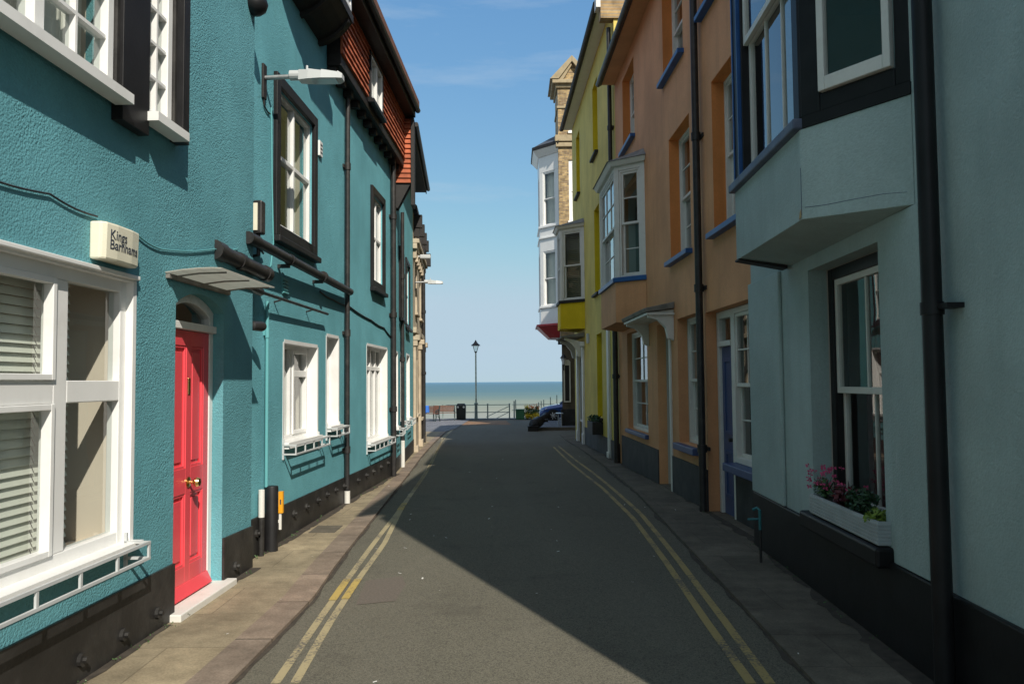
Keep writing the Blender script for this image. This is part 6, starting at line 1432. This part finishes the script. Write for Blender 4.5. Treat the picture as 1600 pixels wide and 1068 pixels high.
# parked blue car
def car(loc, rz):
    t = thing('parked_car', 'dark blue parked car half hidden behind the pub corner', 'car', loc)
    L0, Wd = 4.2, 0.87
    # sections along length: x, lower z, belt z, half width
    def loft(secs, name, m):
        mb = MB(); rings = []
        for x, prof in secs:
            b = len(mb.v); mb.v += [Vector((x, y, z)) + Vector(loc) for y, z in prof] ; rings.append((b, len(prof)))
        for (b0, n), (b1, _) in zip(rings, rings[1:]):
            for k in range(n): mb.f.append([b0 + k, b0 + (k + 1) % n, b1 + (k + 1) % n, b1 + k])
        mb.f.append(list(range(rings[0][0], rings[0][0] + rings[0][1]))[::-1]); mb.f.append(list(range(rings[-1][0], rings[-1][0] + rings[-1][1])))
        return mb.build(name, m, t, smooth=True)
    def sec(hw, z0, zw, zt, tw): return [(-hw * .95, z0), (-hw, z0 + 0.15), (-hw, zw), (-tw, zt), (tw, zt), (hw, zw), (hw, z0 + 0.15), (hw * .95, z0)]
    body = [(-2.1, sec(0.55, 0.32, 0.5, 0.55, 0.45)), (-2.02, sec(0.72, 0.24, 0.58, 0.68, 0.6)), (-1.8, sec(0.84, 0.2, 0.66, 0.78, 0.7)), (-1.3, sec(Wd, 0.2, 0.74, 0.89, 0.72)), (-0.85, sec(Wd, 0.2, 0.8, 0.96, 0.74)), (0.3, sec(Wd, 0.2, 0.86, 0.98, 0.76)), (1.5, sec(Wd, 0.22, 0.9, 1.0, 0.76)), (2.0, sec(0.8, 0.28, 0.85, 0.98, 0.68)), (2.1, sec(0.7, 0.35, 0.75, 0.85, 0.6))]
    loft(body, 'body', M['carblue'])
    cab = [(-0.95, [(-0.74, 0.955), (0.74, 0.955), (0.72, 0.97), (-0.72, 0.97)]), (-0.2, [(-0.76, 0.96), (0.76, 0.96), (0.6, 1.4), (-0.6, 1.4)]), (0.9, [(-0.76, 0.97), (0.76, 0.97), (0.6, 1.45), (-0.6, 1.45)]), (1.75, [(-0.74, 0.98), (0.74, 0.98), (0.56, 1.32), (-0.56, 1.32)]), (2.02, [(-0.7, 0.96), (0.7, 0.96), (0.66, 0.99), (-0.66, 0.99)])]
    loft(cab, 'windows', M['carglass'])
    rf = [(-0.25, [(-0.6, 1.395), (0.6, 1.395), (0.58, 1.43), (-0.58, 1.43)]), (0.4, [(-0.6, 1.43), (0.6, 1.43), (0.56, 1.5), (-0.56, 1.5)]), (1.2, [(-0.6, 1.41), (0.6, 1.41), (0.55, 1.48), (-0.55, 1.48)]), (1.8, [(-0.57, 1.31), (0.57, 1.31), (0.54, 1.36), (-0.54, 1.36)])]
    loft(rf, 'roof', M['carblue'])
    for sy in (-1, 1):
        mb = MB(); L = Vector(loc); mb.bar(L + Vector((-0.95, sy * 0.74, 0.965)), L + Vector((-0.22, sy * 0.6, 1.41)), 0.05, 0.05); mb.bar(L + Vector((0.75, sy * 0.77, 0.98)), L + Vector((0.75, sy * 0.6, 1.44)), 0.06, 0.04); mb.build('pillar', M['carblue'], t)
        mb = MB(); mb.blob(L + Vector((-0.72, sy * 0.95, 1.02)), 0.1, 8, 0.75); mb.build('wing_mirror', M['carblue'], t, smooth=True)
        mb = MB(); mb.hexa([L + Vector(p) for p in ((-2.03, sy * 0.72, 0.56), (-2.085, sy * 0.55, 0.54), (-2.0, sy * 0.5, 0.66), (-1.72, sy * 0.85, 0.68))], [L + Vector(p) for p in ((-2.0, sy * 0.75, 0.6), (-2.05, sy * 0.55, 0.6), (-1.95, sy * 0.55, 0.72), (-1.65, sy * 0.865, 0.73))]); mb.build('headlight', M['lens'], t)
        for x in (-1.32, 1.28):
            c = L + Vector((x, sy * 0.8, 0.31)); mb = MB(); mb.lathe(c - Vector((0, sy * 0.09, 0)), [(0.21, 0), (0.29, 0.01), (0.31, 0.04), (0.31, 0.15), (0.29, 0.18), (0.21, 0.185)], 24, (0, sy, 0)); wh = mb.build('wheel', M['tyre'], t, smooth=True)
            mb = MB(); cc = c + Vector((0, sy * 0.08, 0)); mb.lathe(cc, [(0.06, 0), (0.06, 0.03)], 10, (0, sy, 0))
            for k in range(7): an = k * 2 * math.pi / 7; u = Vector((math.cos(an), 0, math.sin(an))); mb.bar(cc + u * 0.05 + Vector((0, sy * .015, 0)), cc + u * 0.2 + Vector((0, sy * .01, 0)), 0.05, 0.03, (0, 1, 0))
            mb.tube([cc + Vector((math.cos(a_), 0, math.sin(a_))) * 0.2 for a_ in [i * math.pi / 12 for i in range(25)]], 0.018, 5, False); mb.build('rim', M['alloy'], wh)
            mb = MB(); mb.lathe(c - Vector((0, sy * 0.05, 0)), [(0.36, 0), (0.36, 0.125)], 20, (0, sy, 0)); mb.build('wheel_arch', M['dark'], t)
    MB().box(loc[0] - 2.11, loc[0] - 2.04, loc[1] - 0.5, loc[1] + 0.5, loc[2] + 0.3, loc[2] + 0.42).build('grille', M['dark'], t)
    t.rotation_euler.z = rz; return t
q = at_y(843, 640, 45.3)
car((q.x + 2.1, 45.3, gz(45.3) + RD + 0.03), R(-3))

# cannon barrel on a block at the terrace kerb
n0 = at_y(832, 660, 33.6); n1 = at_y(855, 650, 34.8)
t = thing('cannon', 'black cannon like barrel lying on the road edge before the pub', 'cannon', (n0.x, 33.6, gz(33.6) + RD))
p0 = Vector((n0.x + 0.05, 33.5, gz(33.6) + 0.24)); p1 = Vector((n1.x, 34.9, n1.z)); d = p1 - p0; Lc = d.length
MB().lathe(p0, [(0.05, -0.16), (0.09, -0.12), (0.05, -0.05), (0.2, 0.0), (0.24, 0.05), (0.24, 0.1), (0.225, 0.12), (0.22, Lc * 0.4), (0.19, Lc * 0.42), (0.16, Lc * 0.85), (0.17, Lc * 0.9), (0.2, Lc * 0.96), (0.18, Lc), (0.08, Lc), (0.075, Lc - 0.2)], 22, d).build('barrel', M['cannon'], t, smooth=True)
mb = MB(); mb.box(n0.x - 0.2, n0.x + 0.24, 33.3, 33.65, gz(33.6) + RD, gz(33.6) + 0.16); mb.box(n0.x - 0.22, n0.x + 0.26, 33.26, 33.69, gz(33.6) + 0.162, gz(33.6) + 0.2); mb.build('block', M['timber'], t, bevel=0.015)
mid_ = p0 + d * 0.5; MB().tube([mid_ - Vector((0.32, 0, 0)), mid_ + Vector((0.32, 0, 0))], 0.07, 12).build('trunnion', M['cannon'], t, smooth=True)
# small pavement table outside the pub
q = at_y(874, 645, 35.6); zt_ = q.z
t = thing('pub_table', 'small bright topped table outside the pub wall', 'table', (q.x, 35.6, gz(35.6) + 0.1))
MB().box(q.x - 0.14, q.x + 0.16, 35.2, 35.95, zt_ - 0.02, zt_ + 0.01).build('tabletop', M['whitesteel'], t, bevel=0.008)
for sx in (-0.05, 0.09):
    mb = MB(); mb.tube([(q.x + sx, 35.5, zt_ - 0.02), (q.x + sx, 35.5, gz(35.6) + 0.1)], 0.025, 8); mb.build('leg', M['steel'], t)

# ================================================================== LIGHT, SKY, CAMERA
w = bpy.data.worlds.new('World'); sc.world = w; w.use_nodes = True; nt = w.node_tree; nt.nodes.clear(); N, L = nt.nodes.new, nt.links.new
out = N('ShaderNodeOutputWorld'); bg = N('ShaderNodeBackground'); sky = N('ShaderNodeTexSky'); sky.sky_type = 'NISHITA'; sky.sun_disc = False
sky.sun_elevation = math.asin(SUN.z); sky.sun_rotation = math.atan2(SUN.x, SUN.y); sky.air_density = 1.0; sky.dust_density = 0.3; sky.ozone_density = 1.5; sky.altitude = 10
geo = N('ShaderNodeTexCoord'); mp = N('ShaderNodeMapping'); mp.inputs['Scale'].default_value = (2.2, 2.2, 14); mp.inputs['Rotation'].default_value = (0, R(-9), 0); L(geo.outputs['Generated'], mp.inputs[0])
nz = N('ShaderNodeTexNoise'); nz.inputs['Scale'].default_value = 1.6; nz.inputs['Detail'].default_value = 8; nz.inputs['Roughness'].default_value = 0.62; L(mp.outputs[0], nz.inputs['Vector'])
mr = N('ShaderNodeMapRange'); mr.inputs[1].default_value = 0.56; mr.inputs[2].default_value = 0.8; mr.inputs[3].default_value = 0; mr.inputs[4].default_value = 0.34; L(nz.outputs[0], mr.inputs[0])
mx = N('ShaderNodeMix'); mx.data_type = 'RGBA'; L(mr.outputs[0], mx.inputs[0]); 
sps = N('ShaderNodeSeparateColor'); cmb = N('ShaderNodeCombineColor'); L(sky.outputs[0], sps.inputs[0])
for ch, (gm, kk) in enumerate(((0.86, 0.709), (0.65, 1.236), (0.4, 2.2))):
    pw = N('ShaderNodeMath'); pw.operation = 'POWER'; L(sps.outputs[ch], pw.inputs[0]); pw.inputs[1].default_value = gm
    mk = N('ShaderNodeMath'); mk.operation = 'MULTIPLY'; L(pw.outputs[0], mk.inputs[0]); mk.inputs[1].default_value = kk; sm = N('ShaderNodeMath'); sm.operation = 'SMOOTH_MIN'; L(mk.outputs[0], sm.inputs[0]); sm.inputs[1].default_value = (2.85, 3.75, 4.45)[ch]; sm.inputs[2].default_value = 0.7; L(sm.outputs[0], cmb.inputs[ch])
L(cmb.outputs[0], mx.inputs[6]); mx.inputs[7].default_value = (3.4, 4.0, 4.6, 1)

sx = N('ShaderNodeSeparateXYZ'); L(geo.outputs['Generated'], sx.inputs[0]); va = N('ShaderNodeMath'); va.operation = 'MULTIPLY_ADD'; L(sx.outputs[1], va.inputs[0]); va.inputs[1].default_value = -0.6; L(sx.outputs[2], va.inputs[2])  # added white veil overhead and behind, out of view, to lift the shade light
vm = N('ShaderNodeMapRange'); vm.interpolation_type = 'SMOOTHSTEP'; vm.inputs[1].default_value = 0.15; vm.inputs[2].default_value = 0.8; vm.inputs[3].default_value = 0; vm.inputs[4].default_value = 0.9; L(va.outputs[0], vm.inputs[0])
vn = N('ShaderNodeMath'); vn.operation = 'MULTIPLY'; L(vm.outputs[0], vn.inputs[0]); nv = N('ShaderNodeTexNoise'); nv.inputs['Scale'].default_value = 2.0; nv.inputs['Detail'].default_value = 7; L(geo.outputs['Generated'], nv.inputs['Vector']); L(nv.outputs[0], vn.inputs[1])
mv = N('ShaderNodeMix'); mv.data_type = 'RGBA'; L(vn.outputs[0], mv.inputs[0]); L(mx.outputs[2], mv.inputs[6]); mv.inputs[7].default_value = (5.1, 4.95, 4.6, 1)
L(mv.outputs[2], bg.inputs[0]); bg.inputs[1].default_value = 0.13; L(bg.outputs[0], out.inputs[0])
sl = bpy.data.lights.new('sun', 'SUN'); sl.energy = 4.2; sl.angle = R(0.5); sl.color = (1.0, 0.93, 0.82)
so = bpy.data.objects.new('sun', sl); C.objects.link(so); so.rotation_euler = SUN.to_track_quat('Z', 'Y').to_euler(); so.location = (20, -40, 40)
cd = bpy.data.cameras.new('camera'); cd.sensor_width = 36; cd.lens = FOC / 1600 * 36; cd.clip_start = 0.05; cd.clip_end = 100000
co = bpy.data.objects.new('camera', cd); C.objects.link(co); co.matrix_world = Matrix.Translation(EYE) @ CR.to_4x4(); sc.camera = co
sc.view_settings.view_transform = 'Standard'; sc.view_settings.look = 'None'; sc.view_settings.exposure = 0.35; sc.view_settings.gamma = 1
sc.cycles.caustics_reflective = False; sc.cycles.caustics_refractive = False; sc.cycles.max_bounces = 8; sc.cycles.transparent_max_bounces = 12; sc.cycles.use_denoising = True
sc.cycles.sample_clamp_indirect = 6
